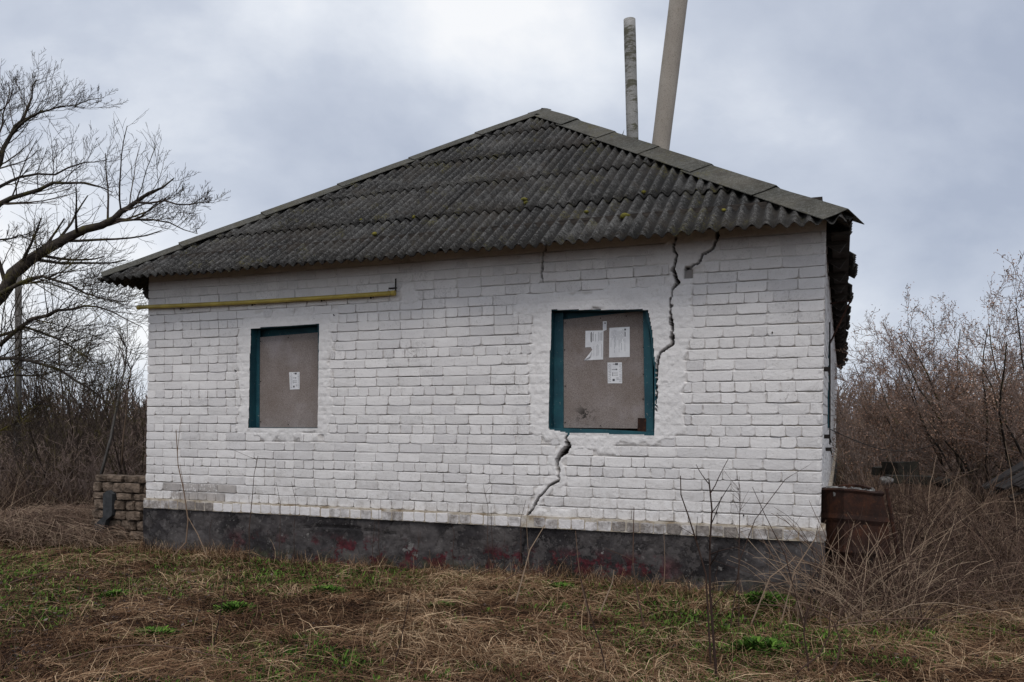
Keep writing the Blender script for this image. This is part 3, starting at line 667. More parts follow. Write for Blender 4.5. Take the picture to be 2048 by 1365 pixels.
def sheet(mb, O, e_, inw, W, w0, w1, u0, u1, ulim, rr, lift, thick=0.007, tilt=0.0):
    """one corrugated sheet between eave positions w0..w1 and slope positions u0..u1, cut off by the hip (ulim)"""
    O = Vector(O); e_ = Vector(e_); inw = Vector(inw)
    nrm = Vector((-inw.x * SP, -inw.y * SP, CP)); up = Vector((inw.x * CP, inw.y * CP, SP))
    ncol = max(4, int(round((w1 - w0) / PITCH * 8))); rows = 5
    dw, du = rr.uniform(-.007, .007), rr.uniform(-.028, .022)
    colsv = []
    for i in range(ncol + 1):
        w_ = w0 + (w1 - w0) * i / ncol
        top = min(u1, ulim(w_))
        if top <= u0 + 0.02: colsv.append(None); continue
        wave = AMP * math.cos(2 * math.pi * (w_ + dw) / PITCH); c_ = []
        for j in range(rows):
            f = j / (rows - 1); u_ = (u0 + du) + (top - u0 - du) * f
            if j == 0: u_ += max(0.0, float(vnoise(w_ * 11 + u0 * 7, u0 * 3.3, 5)) - .72) * .16 + rr.uniform(-.003, .003)
            g_ = (u_ - u0) / (u1 - u0)
            h_ = AMP + wave + lift * (1 - g_) + .003 * math.sin(w_ * 3 + u_ * 2) + tilt * (w_ - w0)
            c_.append((O + e_ * w_ + up * u_ + nrm * h_, O + e_ * w_ + up * u_ + nrm * (h_ - thick)))
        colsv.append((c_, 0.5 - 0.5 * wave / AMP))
    started = []
    for c_ in colsv:
        if c_ is None: started.append(None); continue
        b = len(mb.v)
        for (p, q) in c_[0]: mb.v += [tuple(p), tuple(q)]; mb.a += [c_[1]] * 2
        started.append(b)
    flip = e_.cross(up).dot(nrm) < 0
    def face(*ids): mb.f.append(tuple(ids) if not flip else tuple(reversed(ids)))
    for A, B in zip(started[:-1], started[1:]):
        if A is None or B is None: continue
        for j in range(rows - 1):
            face(A + 2 * j, B + 2 * j, B + 2 * j + 2, A + 2 * j + 2); face(A + 2 * j + 1, A + 2 * j + 3, B + 2 * j + 3, B + 2 * j + 1)
        face(A, A + 1, B + 1, B); k2 = 2 * (rows - 1); face(A + k2, B + k2, B + k2 + 1, A + k2 + 1)
rr = random.Random(8)
W8 = SR - SL; EXP = 0.985; SW = PITCH * 6
lim = lambda w_: max(0, min(w_, W8 - w_) - 0.02) / CP
for row in range(5):
    u0 = row * EXP - 0.03; u1 = min(u0 + EXP + 0.14, RUN / CP - .02)
    off = -rr.choice([0, 1, 2, 3, 4]) * PITCH - .02
    w_ = off
    while w_ < W8:
        a, b = max(w_, 0.02), min(w_ + SW + PITCH * .5, W8 - .02)
        if b - a > .08:
            mb = MB(); sheet(mb, (SL, TF, ZE), (1, 0, 0), (0, 1, 0), W8, a, b, u0, u1, lim, rr, 0.020 + rr.uniform(-.003, .007))
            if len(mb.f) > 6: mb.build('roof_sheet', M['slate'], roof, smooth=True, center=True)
        w_ += SW
WS = HL + .7
lim2 = lambda w_: min(w_ - .02, WS - w_ - .02, RUN) / CP
for nm, O, inw in (('l', (SL, TF, ZE), (1, 0, 0)), ('r', (SR, TF, ZE), (-1, 0, 0))):
    mb = MB()
    for row in range(5):
        u0 = row * EXP - .03; u1 = min(u0 + EXP + .14, RUN / CP - .02); w_ = 0.02
        while w_ < WS - .05:
            b = min(w_ + SW + PITCH * .5, WS - .02)
            if not (nm == 'r' and row == 0 and 7.3 < w_ < 7.5):
                jag = rr.uniform(-.03, .05) if (nm == 'r' and row == 0) else 0
                sheet(mb, O, (0, 1, 0), inw, WS, w_, b, u0 + jag, u1, lim2, rr, 0.020 + (rr.uniform(-.02, .02) if nm == 'r' and row == 0 else 0))
            w_ += SW
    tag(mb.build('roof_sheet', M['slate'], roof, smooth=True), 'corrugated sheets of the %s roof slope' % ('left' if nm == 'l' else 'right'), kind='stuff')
# hip caps: overlapping folded pieces
def cap_line(P0, P1, inA, inB, n, rr, wid=0.245, first_lift=0.0):
    P0 = Vector(P0); P1 = Vector(P1); d = (P1 - P0); L_ = d.length; d.normalize()
    def flange(inw):
        nrm = Vector((-inw[0] * SP, -inw[1] * SP, CP)); f = nrm.cross(d)
        if f.z > 0: f = -f
        return f.normalized(), nrm
    fa, na_ = flange(inA); fb, nb_ = flange(inB); upv = (na_ + nb_).normalized()
    for i in range(n):
        a = L_ * i / n - (.06 if i else -0.06); b = L_ * (i + 1) / n + .10
        if i == n - 1: b = L_ + 0.05
        mb = MB(); sec = []
        la, lb = 0.090 + rr.uniform(0, .012), 0.078 + rr.uniform(-.004, .004)
        da, db = rr.uniform(-.015, .02), rr.uniform(-.015, .02)
        for f in (0, .33, .67, 1):
            c_ = P0 + d * (a + (b - a) * f) + upv * (la + (lb - la) * f)
            wa, wb = wid + da, wid + db; row = []
            for (fv, q) in ((fa, wa), (fa, wa * .5), (None, 0), (fb, wb * .5), (fb, wb)):
                p = c_ + (fv * q if fv is not None else upv * .004)
                if q and q > .15: p = p - upv * .004
                row.append(p + Vector((rr.uniform(-.004, .004), rr.uniform(-.004, .004), rr.uniform(-.003, .003))))
            sec.append(row)
        vs = [p for r_ in sec for p in r_] + [p - upv * .006 for r_ in sec for p in r_]
        fs = []
        for y_ in range(3):
            for x_ in range(4):
                q = (y_ * 5 + x_, y_ * 5 + x_ + 1, y_ * 5 + x_ + 6, y_ * 5 + x_ + 5); fs.append(q); fs.append(tuple(20 + z_ for z_ in reversed(q)))
        loop = [0, 1, 2, 3, 4, 9, 14, 19, 18, 17, 16, 15, 10, 5]
        for q in range(len(loop)): A, B = loop[q], loop[(q + 1) % len(loop)]; fs.append((B, A, A + 20, B + 20))
        mb.add(vs, fs); mb.build('hip_cap', M['cap'], roof, center=True)
AP = ((SL + SR) / 2, TF + RUN, ZA)
cap_line((SL, TF, ZE), AP, (0, 1), (1, 0), 6, rr, .18); cap_line((SR, TF, ZE), AP, (0, 1), (-1, 0), 6, rr)
def ridge(n):
    for i in range(n):
        y0 = AP[1] + (HL - 2 * RUN + .7) * i / n - .05; y1 = y0 + (HL - 2 * RUN + .7) / n + .12; mb = MB(); z = ZA + .065 + (.012 if i % 2 else 0)
        vs = []
        for y_ in (y0, y1): vs += [(AP[0] - .2, y_, z - .2 * SP / CP + .02), (AP[0], y_, z + .015), (AP[0] + .2, y_, z - .2 * SP / CP + .02)]
        vs += [(a, b, c - .006) for a, b, c in vs]
        mb.add(vs, [(0, 1, 4, 3), (1, 2, 5, 4), (6, 9, 10, 7), (7, 10, 11, 8), (0, 6, 7, 1), (1, 7, 8, 2), (3, 4, 10, 9), (4, 5, 11, 10), (0, 3, 9, 6), (2, 8, 11, 5)]); mb.build('ridge_cap', M['cap'], roof, center=True)
ridge(8)
# crown piece where the hips meet
mb = MB(); c0 = Vector(AP) + Vector((0, 0, .085)); ring = [Vector((AP[0] + .26 * math.cos(q), AP[1] - .02 + .26 * math.sin(q), ZA - .10 + .02 * math.sin(3 * q))) for q in np.arange(0, 2 * math.pi, math.pi / 4)]
mb.add([c0] + ring, [(0, i + 1, (i + 1) % 8 + 1) for i in range(8)]); mb.build('apex_cap', M['cap'], roof)
# moss cushions
def lump(rx, ry, rz, seed, n=8, m=5, jit=.22):
    q = random.Random(seed); vs = []; fs = []
    for j in range(m + 1):
        th = math.pi * j / m
        for i in range(n):
            ph = 2 * math.pi * i / n; k_ = 1 + q.uniform(-jit, jit); vs.append((rx * math.sin(th) * math.cos(ph) * k_, ry * math.sin(th) * math.sin(ph) * k_, rz * math.cos(th) * k_))
    for j in range(m):
        for i in range(n): i2 = (i + 1) % n; fs.append((j * n + i, (j + 1) * n + i, (j + 1) * n + i2, j * n + i2))
    return vs, fs
for i, (s_, u_, r_) in enumerate([(5.72, 0.42, .035), (5.30, .62, .022), (5.78, 1.02, .020), (4.5, 1.15, .03), (4.55, 1.05, .022), (3.0, .55, .026), (6.3, 1.25, .018), (5.05, 3.0, .03), (4.95, 2.92, .022), (2.6, 1.02, .02), (6.62, .35, .018), (3.3, .95, .024)]):
    vs, fs = lump(r_ * 1.3, r_, r_ * .8, i); mb = MB(); mb.add(vs, fs)
    mb.build('moss_cushion', M['moss'], roof, True).location = (s_, TF + u_ * CP, ZE + u_ * SP + .065)
# flue pipes
def flue(name, base, top, rad, mat, mouth=True):
    b = Vector(base); t = Vector(top); mb = MB(); n = 20; seg = 14
    d = (t - b).normalized(); u = d.cross(Vector((0, 1, 0))).normalized(); w_ = d.cross(u)
    prof = [(f, rad * (1 + .012 * math.sin(f * 17))) for f in np.linspace(0, 1, seg)] + [(1.0, rad * .84), (0.90, rad * .84)]
    vs = []; fs = []
    for f, r_ in prof:
        p = b + (t - b) * f
        for k_ in range(n): q = 2 * math.pi * k_ / n; vs.append(p + u * (r_ * math.cos(q)) + w_ * (r_ * math.sin(q)))
    for i in range(len(prof) - 1):
        for k_ in range(n): k2 = (k_ + 1) % n; fs.append((i * n + k_, i * n + k2, (i + 1) * n + k2, (i + 1) * n + k_))
    fs.append(tuple((len(prof) - 1) * n + k_ for k_ in range(n)))
    mb.add(vs, fs); return mb.build(name, mat, house, smooth=True)
c1 = flue('chimney_pipe', (5.15, 2.79, 4.4), (5.10, 2.76, 6.545), 0.075, M['pipe']); c1['label'] = 'thin grey mottled chimney pipe standing upright'
c2 = flue('chimney_pipe', (5.20, 3.66, 4.3), (5.70, 3.60, 8.2), 0.122, M['pipe2']); c2['label'] = 'thick tan chimney pipe leaning to the right'
fp = MB(); fp.add([(4.98, 2.62, 4.93), (5.06, 2.62, 5.10), (5.05, 2.70, 5.16), (5.0, 2.72, 4.98)], [(0, 1, 2, 3), (3, 2, 1, 0)]); fp.build('flashing', M['cap'], roof)
# bracket, hooks and cable on the side wall
bk = MB(); bk.tube([(WL + .02, 3.3, 2.93), (WL + .25, 3.3, 2.95)], .012, n=6); bk.tube([(WL + .25, 3.3, 2.95), (WL + .02, 3.3, 2.45)], .012, n=6); bk.build('cable_bracket', M['rust'], house)
for t_, z_ in ((0.42, 1.98), (1.25, 1.36), (2.2, 1.2)):
    bk = MB(); bk.box(WL - .01, WL + .05, t_ - .02, t_ + .02, z_ - .02, z_ + .02); bk.tube([(WL + .04, t_, z_), (WL + .055, t_, z_ - .06)], .008, n=6); bk.build('cable_hook', M['iron'], house)
bk = MB(); bk.tube([(WL + .03, 2.3, 2.6), (WL + .032, 2.3, 2.0), (WL + .03, 2.3, 1.25)], .009, n=6); bk.build('downlead_cable', M['iron'], house)
sw_ = MB(); sw_.box(WL - .006, WL + .012, 3.25, 4.25, 1.42, 2.5); swo = sw_.build('side_window', M['teal'], house)
sw_ = MB(); sw_.box(WL + .010, WL + .018, 3.33, 4.17, 1.5, 2.42); sw_.build('board', M['chip'], swo)

# ------------------------------------------------------------------ rubble wall stub left of the house
def pt(px, py, Yd): return Vector(((px - 1024) / 1680 * Yd, Yd, EYE + (835 - py) / 1680 * Yd))
stub = tag(empty('rubble_wall', to_world(-0.52, 0.22), -TH), 'low crumbling brown rubble wall stub at the left corner of the white house', 'wall')
mb = MB(); mb.box(-.50, .50, 0.02, .45, -.3, .76, jit=.03, rnd=rr); mb.build('mortar_core', M['rubble_mortar'], stub)
z = -0.12
while z < 0.80:
    h_ = rr.uniform(.075, .12); x = -.54 + rr.uniform(-.05, .05) + max(0, z - .55) * .25
    while x < .46:
        ln = rr.uniform(.11, .26); vs, fs = lump(ln / 2, .10, h_ / 2, rr.randint(0, 9999), 10, 6, .19)
        vs = [(math.copysign(min(1.05, abs(a / (ln / 2)) ** .28) * ln / 2, a), math.copysign(abs(b / .1) ** .3 * .1, b), math.copysign(min(1.05, abs(c_ / (h_ / 2)) ** .3) * h_ / 2, c_)) for a, b, c_ in vs]
        o_ = MB(); o_.add(vs, fs); o_.build('stone', M['rubble'], stub).location = (x + ln / 2, rr.uniform(.0, .05), z + h_ / 2)
        x += ln + .012
    z += h_ + .008
pr = MB(); quad_slab([(-.36, .14), (-.28, .12), (-.22, .30), (-.13, .36), (-.12, .62), (-.20, .66), (-.27, .62), (-.27, .34), (-.40, .24), (-.42, .0), (-.33, .0)], -.125, -.06, pr); pr.build('black_render_patch', M['black_render'], stub)

# ------------------------------------------------------------------ rusty bin beside the right corner
bx = to_world(7.72, 0.35); binr = tag(empty('rusty_bin', (bx.x - .02, bx.y + .15, 0), R(8)), 'rusted crumpled steel bin topped with debris at the right corner of the house', 'bin')
vs = []; fs = []; NP = 32; lev = [(-.05, .36), (.06, .352), (.10, .368), (.14, .352), (.34, .335), (.38, .352), (.42, .333), (.62, .305), (.66, .322), (.70, .300), (.88, .285), (.905, .300), (.92, .285), (.915, .262), (.80, .255)]
for (z_, r_) in lev:
    for k_ in range(NP):
        q = 2 * math.pi * k_ / NP; ex = .30
        cx, sy = math.cos(q), math.sin(q); sq = 1 / max(abs(cx), abs(sy)) * .55 + .45
        cr_ = 1 + .04 * math.sin(3 * q + z_ * 6) + rr.uniform(-.012, .012)
        vs.append((r_ * cx * sq * cr_ * .74 + .03 * (1 - z_), r_ * sy * sq * cr_ * .9, z_ + .015 * math.sin(2 * q)))
for i in range(len(lev) - 1):
    for k_ in range(NP): k2 = (k_ + 1) % NP; fs.append((i * NP + k_, i * NP + k2, (i + 1) * NP + k2, (i + 1) * NP + k_))
mb = MB(); mb.add(vs, fs); mb.build('bin_body', M['rust'], binr)
mb = MB()
for i in range(26):
    q = rr.uniform(0, 6.28); r_ = .19 * math.sqrt(rr.random()); v_, f_ = lump(rr.uniform(.03, .09), rr.uniform(.03, .08), rr.uniform(.01, .03), i, 6, 4); mb.add([(a + r_ * math.cos(q), b + r_ * math.sin(q), c_ + .86 + rr.uniform(0, .05)) for a, b, c_ in v_], f_)
mb.build('debris', M['debris'], binr)
mb = MB(); mb.tube([(.22, -.22, .93), (.26, -.25, .62), (.31, -.27, .3), (.37, -.30, .0)], .016, .022, 5); mb.build('bent_strip', M['rust'], binr)

# ------------------------------------------------------------------ broken blocks and boards on the right
def block(name, px0, px1, py0, py1, Yd, dep_, mat, label, cat, rz=0, group=None):
    a = pt(px0, py1, Yd); b = pt(px1, py0, Yd); o_ = MB(); wv = (b.x - a.x) / 2
    o_.box(-wv, wv, 0, dep_, 0, b.z - a.z, jit=.012, rnd=rr)
    ob = o_.build(name, mat, None); ob.location = ((a.x + b.x) / 2, Yd, a.z); ob.rotation_euler = (R(rr.uniform(-3, 3)), R(rr.uniform(-3, 3)), rz); return tag(ob, label, cat, group)
block('timber_block', 1794, 1841, 925, 966, 11.0, .35, M['wood_rot'], 'dark square block with a mossy top standing on the rubble', 'block', R(6))
block('fallen_beam', 1752, 1796, 935, 950, 11.4, .14, M['wood_rot'], 'short dark fallen beam just left of the mossy square block', 'beam', R(-4))
block('fallen_beam', 1778, 1872, 952, 968, 10.7, .16, M['wood_rot'], 'long low dark beam lying under the mossy square block', 'beam', R(3))
for i, (px, py, r_, lb) in enumerate([(1772, 962, .09, 'whitish lump of broken plaster beside the rusty bin'), (1885, 965, .11, 'round dark lump at the right end of the low beam')]):
    v_, f_ = lump(r_, r_ * .8, r_ * .6, 40 + i, 9, 6, .2); mb = MB(); mb.add(v_, f_); p = pt(px, py, 10.4); ob = mb.build('rubble_lump', M['debris'] if i == 0 else M['wood_rot'], None, True); ob.location = p; tag(ob, lb, 'rubble')
shed = tag(empty('collapsed_shed_roof', pt(2122, 990, 9.2)), 'collapsed grey board roof leaning on a brush heap at the right edge', 'roof')
for i in range(9):
    mb = MB(); Mx = Matrix.Rotation(R(-31 + rr.uniform(-2, 2)), 4, 'Y') @ Matrix.Rotation(R(rr.uniform(-6, 6)), 4, 'Z')
    mb.box(-.56 - rr.uniform(0, .12), .9, -.055, .055, -.012, .012, Mx)
    ob = mb.build('plank', M['board_wood'], shed); ob.location = (.05, -.35 + i * .125, .36 + rr.uniform(-.015, .02))
for i in range(3):
    mb = MB(); mb.tube([(-.5, -.3 + .4 * i, -.05), (.9, -.3 + .42 * i, .78)], .03, n=6); ob = mb.build('rafter', M['wood_dark'], shed)

# ------------------------------------------------------------------ plants: tubes in bulk
def rv(q): 
    while True:
        v = Vector((q.uniform(-1, 1), q.uniform(-1, 1), q.uniform(-1, 1)))
        if 0.05 < v.length < 1: return v.normalized()
def wander(p, d, L_, n, jit, up, q):
    pts = [p.copy()]; d = d.normalized(); st = L_ / n
    for i in range(n):
        d = (d + rv(q) * jit + Vector((0, 0, up))).normalized(); p = p + d * st; pts.append(p)
    return pts
def grow(T, C, pts, r0, r1, lvl, cfg, q):
    """tube along pts; side shoots by cfg[lvl] = (count, len ratio, angle, up, jitter, nseg); T bark mesh for thick, C for twigs"""
    (T if r0 > cfg['split'] else C).tube(pts, r0, r1, 6 if r0 > .03 else (5 if r0 > .012 else 3), cap=False)
    if lvl >= len(cfg['lv']): return
    cnt, ratio, ang, up, jit, ns = cfg['lv'][lvl]; n = len(pts) - 1
    L_ = sum((pts[i + 1] - pts[i]).length for i in range(n))
    c_ = max(1, int(cnt * q.uniform(.75, 1.25)))
    for k_ in range(c_):
        f = cfg['from'] + (1 - cfg['from']) * (k_ + q.random()) / c_
        x_ = min(f * n, n - 1e-4); i = int(x_); p = pts[i].lerp(pts[i + 1], x_ - i); t = (pts[i + 1] - pts[i]).normalized()
        ax = t.cross(rv(q)).normalized(); d = Matrix.Rotation(R(ang * q.uniform(.6, 1.3)), 3, ax) @ t
        if d.z < -.35 and q.random() < .7: d.z *= -.4
        ln = L_ * ratio * q.uniform(.55, 1.25) * (1.15 - .6 * f); rr0 = (r0 + (r1 - r0) * f) * cfg.get('taper', .55); rr0 = max(rr0, cfg['rmin'])
        grow(T, C, wander(p, d, ln, ns, jit, up, q), rr0, max(rr0 * .35, cfg['rmin'] * .7), lvl + 1, cfg, q)
q = random.Random(77)
# --- big bare tree reaching in from the left
tree = empty('bare_tree', pt(-150, 1085, 12.0)); tag(tree, 'large bare dark tree with mossy spreading limbs reaching in from the left edge', 'tree')
TB, TC = MB(), MB()
trunk = [pt(-150, 1110, 12), pt(-135, 950, 12), pt(-118, 800, 12), pt(-95, 690, 12), pt(-60, 640, 12)]
TB.tube(trunk, .26, .19, 10)
TB.tube([pt(-110, 770, 12), pt(-112, 600, 12.2), pt(-90, 480, 12.3), pt(-60, 380, 12.4)], .14, .07, 8)
limbs = [([(-60, 640, 12), (0, 592, 12), (25, 548, 12), (85, 504, 12), (170, 459, 11.9), (229, 438, 11.8), (255, 417, 11.8), (297, 387, 11.8), (348, 357, 11.7)], .125, .012),
         ([(229, 438, 11.8), (276, 440, 11.7), (340, 446, 11.6), (395, 468, 11.5)], .035, .006),
         ([(270, 405, 11.8), (330, 402, 11.7), (380, 410, 11.7), (424, 402, 11.6)], .03, .006),
         ([(-60, 470, 12.3), (0, 408, 12.3), (42, 391, 12.3), (106, 366, 12.2), (170, 366, 12.1), (225, 385, 12.0)], .075, .010),
         ([(-70, 420, 12.3), (0, 374, 12.5), (40, 355, 12.6), (110, 350, 12.6), (170, 325, 12.6), (215, 320, 12.6)], .05, .007),
         ([(-60, 400, 12.4), (0, 328, 12.4), (21, 272, 12.4), (46, 240, 12.4), (64, 195, 12.4), (72, 160, 12.4)], .07, .007),
         ([(25, 268, 12.4), (60, 235, 12.3), (98, 221, 12.2), (150, 212, 12.2), (208, 196, 12.1)], .035, .006),
         ([(-30, 330, 12.6), (5, 250, 12.7), (14, 205, 12.7), (18, 165, 12.7)], .03, .006),
         ([(-40, 620, 11.8), (38, 568, 11.6), (85, 553, 11.5), (140, 570, 11.4), (200, 596, 11.3), (255, 604, 11.2)], .055, .007),
         ([(-80, 670, 11.9), (0, 690, 11.7), (64, 638, 11.5), (115, 621, 11.4), (170, 612, 11.3), (225, 624, 11.2), (285, 655, 11.1)], .06, .007),
         ([(-90, 700, 12), (0, 672, 11.8), (51, 655, 11.7), (100, 672, 11.6), (150, 700, 11.5), (190, 730, 11.5)], .05, .008),
         ([(-100, 740, 12), (0, 718, 11.8), (60, 722, 11.6), (120, 740, 11.5), (175, 775, 11.4), (225, 817, 11.3)], .055, .012),
         ([(-100, 770, 12), (0, 756, 12), (60, 752, 11.9), (120, 740, 11.8), (180, 748, 11.7)], .035, .007),
         ([(-60, 520, 12.3), (0, 480, 12.5), (40, 470, 12.6), (90, 500, 12.7)], .035, .006),
         ([(-80, 300, 12.5), (-20, 240, 12.6), (10, 215, 12.6), (26, 175, 12.6)], .03, .006),
         ([(-115, 640, 12.1), (-190, 560, 12.3), (-280, 500, 12.5), (-360, 420, 12.6), (-420, 380, 12.6)], .11, .008),
         ([(-105, 520, 12.2), (-150, 400, 12.6), (-230, 300, 12.9), (-270, 200, 13)], .07, .007),
         ([(-125, 700, 12), (-220, 660, 11.7), (-320, 650, 11.5), (-400, 690, 11.4)], .06, .007),
         ([(-80, 860, 12), (0, 862, 12), (50, 835, 12), (90, 800, 12)], .03, .006)]
cfg = {'split': .02, 'rmin': .0025, 'taper': .36, 'from': .15, 'lv': [(20, .38, 46, .09, .15, 6), (8, .46, 42, .10, .2, 4), (3, .5, 40, .12, .22, 3)]}
cfg_low = {'split': .02, 'rmin': .0026, 'taper': .36, 'from': .15, 'lv': [(30, .42, 50, .03, .2, 6), (9, .46, 45, .05, .24, 4), (4, .5, 42, .08, .25, 3)]}
TM = MB()
for il, (P_, r0, r1) in enumerate(limbs):
    pts = [pt(*p) for p in P_]
    fine = []
    for i in range(len(pts) - 1):
        for f in (0, .5): fine.append(pts[i].lerp(pts[i + 1], f) + (rv(q) * .03 if f else Vector()))
    fine.append(pts[-1])
    grow(TB, TM if il in (8, 9, 10, 11, 12, 18) else TC, fine, r0 * .85 if r0 > .1 else r0 * .6, r1 * .7, 0, cfg_low if il in (8, 9, 10, 11, 12, 18) else cfg, q)
def rel(mb, o): l_ = o.location; mb.v = [(a - l_.x, b - l_.y, c - l_.z) for a, b, c in mb.v]
rel(TB, tree); rel(TC, tree); rel(TM, tree)
TB.build('trunk', M['bark'], tree, smooth=True); TC.build('crown', M['twig'], tree)
M['twig_moss'] = bark('mossy_twig', (0.03, 0.024, 0.020), (0.075, 0.058, 0.046), (0.13, 0.11, 0.02), 0.75)
TM.build('lower_crown', M['twig_moss'], tree)['label'] = 'low drooping branches with yellowish moss'
# --- old pole standing among the branches
mb = MB(); mb.tube([pt(34, 985, 17), pt(36, 800, 17), pt(37, 545, 17)], .075, .062, 10); po = mb.build('utility_pole', M['pole_grey'], None, True, center=True); tag(po, 'weathered grey utility pole behind the bare tree branches', 'pole')
# --- leaning pale trunks left of the house
for P_, r_, m_, lb in (([(198, 965, 10.9), (222, 875, 11), (238, 790, 11.1), (250, 735, 11.2), (254, 700, 11.3)], .020, 'pole_grey', 'thin pale grey trunk leaning right beside the rubble wall'),
                       ([(243, 930, 12), (247, 870, 12), (252, 830, 12), (256, 780, 12), (262, 740, 12)], .013, 'stalk', 'slim upright pale stem between the leaning trunk and the house')):
    pts = [pt(*p) for p in P_]; mb = MB(); mb.tube(pts, r_, r_ * .45, 6, a=.7); C2 = MB()
    for i in range(9): grow(C2, C2, wander(pts[-1 - (i % 2)], rv(q) * .5 + Vector((0, 0, 1)), q.uniform(.25, .6), 4, .15, .05, q), .006, .003, 0, {'split': 9, 'rmin': .003, 'from': .3, 'lv': [(4, .5, 40, .1, .2, 3)]}, q)
    o_ = empty('sapling', pts[0]); tag(o_, lb, 'sapling'); rel(mb, o_); rel(C2, o_); mb.build('trunk', M[m_], o_, True); C2.build('crown', M['twig'], o_)

# --- shrubs
def shrub(T, C, base, h, stems, spread, cfg, q, r0=.022):
    for i in range(stems):
        a_ = q.uniform(0, 6.28); d = Vector((math.cos(a_) * spread, math.sin(a_) * spread, 1)).normalized()
        b = base + Vector((math.cos(a_) * .15 * q.random(), math.sin(a_) * .15 * q.random(), -.1))
        pts = wander(b, d, h * q.uniform(.65, 1.1), 9, cfg.get('crook', .13), .05, q); grow(T, C, pts, r0 * q.uniform(.6, 1.2), r0 * .2, 0, cfg, q)
cfg_s = {'split': 9, 'rmin': .0040, 'from': .12, 'lv': [(10, .36, 42, .12, .18, 4), (5, .45, 40, .10, .2, 3)]}
TL = MB(); TL2 = MB()
for i in range(27):
    Yd = q.uniform(13.5, 22); px = q.uniform(-140, 300) if i % 3 else q.uniform(40, 290)
    x_ = (px - 1024) / 1680 * Yd; shrub(TL, TL, Vector((x_, Yd, 0)), q.uniform(2.1, 3.7) * Yd / 17, 6, .5, cfg_s, q, .02 * Yd / 16)
# dense low scrub at the foot of it
cfg_d = {'split': 9, 'rmin': .0055, 'from': .05, 'lv': [(12, .45, 55, .05, .25, 4), (4, .5, 45, .08, .2, 3)]}
for i in range(26):
    Yd = q.uniform(13, 19); px = q.uniform(-120, 300); shrub(TL2, TL2, Vector(((px - 1024) / 1680 * Yd, Yd, 0)), q.uniform(.9, 1.8), 6, .7, cfg_d, q, .016)
tag(TL.build('thicket', M['twig'], None), 'tangled dark leafless thicket behind the bare tree on the left', 'thicket', kind='stuff')
tag(TL2.build('thicket', M['twig_brown'], None), 'dense low brown scrub at the foot of the left thicket', 'thicket', kind='stuff')

# --- right-hand trees with withered leaves
def leaves(mb, pts_, q, n, size, spread):
    for _ in range(n):
        p = Vector(q.choice(pts_)) + rv(q) * spread * q.random(); a_ = rv(q); b_ = a_.cross(rv(q)).normalized(); s_ = size * q.uniform(.6, 1.3)
        mb.add([p, p + a_ * s_ + b_ * s_ * .4, p + a_ * s_ * 1.7, p + a_ * s_ - b_ * s_ * .4], [(0, 1, 2, 3)], q.random())
cfg_t = {'split': .016, 'rmin': .0038, 'taper': .5, 'from': .15, 'crook': .2, 'lv': [(13, .50, 52, .06, .24, 6), (8, .44, 48, .08, .24, 4), (4, .5, 42, .1, .25, 3)]}
spec = [(1765, 20, 2.5, 6, .40, 1300, 'slender leafless-looking tree with few brown leaves nearest the house eave'),
        (1845, 17, 2.9, 7, .50, 2000, 'bushy tree with withered leaves and a tall pointed top right of the eave'),
        (1925, 15, 3.2, 10, .70, 3400, 'broad tree with rusty withered leaves in the middle of the right-hand wood'),
        (1995, 13.5, 3.15, 11, .62, 3600, 'tallest right-hand tree full of rusty withered leaves'),
        (2085, 13, 3.3, 10, .65, 2800, 'leafy withered tree cut off by the right edge of the picture')]
for px, Yd, h_, ns, sp_, nl, lb in spec:
    base = Vector(((px - 1024) / 1680 * Yd, Yd, 0)); o_ = empty('withered_tree', base); tag(o_, lb, 'tree', 'withered trees right of the house')
    A, B_, Lf = MB(), MB(), MB(); shrub(A, B_, base, h_, ns, sp_, cfg_t, q, .034)
    tips = [v for v in B_.v if v[2] > .8]
    leaves(Lf, tips, q, int(nl * 4.2), .019, .12)
    for m_ in (A, B_, Lf): rel(m_, o_)
    A.build('trunk', M['bark'], o_, True); cr_ = B_.build('crown', M['twig_brown'], o_); Lf.build('leaves', M['leaf_brown'], cr_)
TR = MB(); TRl = MB()
for i in range(60):
    Yd = q.uniform(13, 30); px = q.uniform(1690, 2180); hh = q.uniform(1.1, 1.9) * (Yd / 17) * (1.0 + .35 * (px - 1690) / 400)
    shrub(TR, TR, Vector(((px - 1024) / 1680 * Yd, Yd, 0)), hh, 6, .5, cfg_s, q, .016 * Yd / 16)
leaves(TRl, TR.v, q, 42000, .020, .16)
th_ = tag(TR.build('thicket', M['twig_grey'], None), 'mass of grey-brown undergrowth filling the right side behind the rubble', 'thicket', kind='stuff')
TRl.build('leaves', M['leaf_brown'], th_)
# --- far wood on both sides, closing the horizon
FW = MB(); cfg_f = {'split': 9, 'rmin': .02, 'from': .1, 'lv': [(11, .40, 40, .1, .16, 4), (5, .45, 40, .1, .2, 3)]}
for i in range(110):
    Yd = q.uniform(34, 60); px = q.uniform(-900, 420) if i % 2 else q.uniform(1600, 2600)
    shrub(FW, FW, Vector(((px - 1024) / 1680 * Yd, Yd, 0)), q.uniform(2.2, 3.8), 5, .45, cfg_f, q, .05)
tag(FW.build('far_wood', M['twig_brown'], None), 'far bare wood closing the horizon behind the thickets', 'wood', kind='stuff')

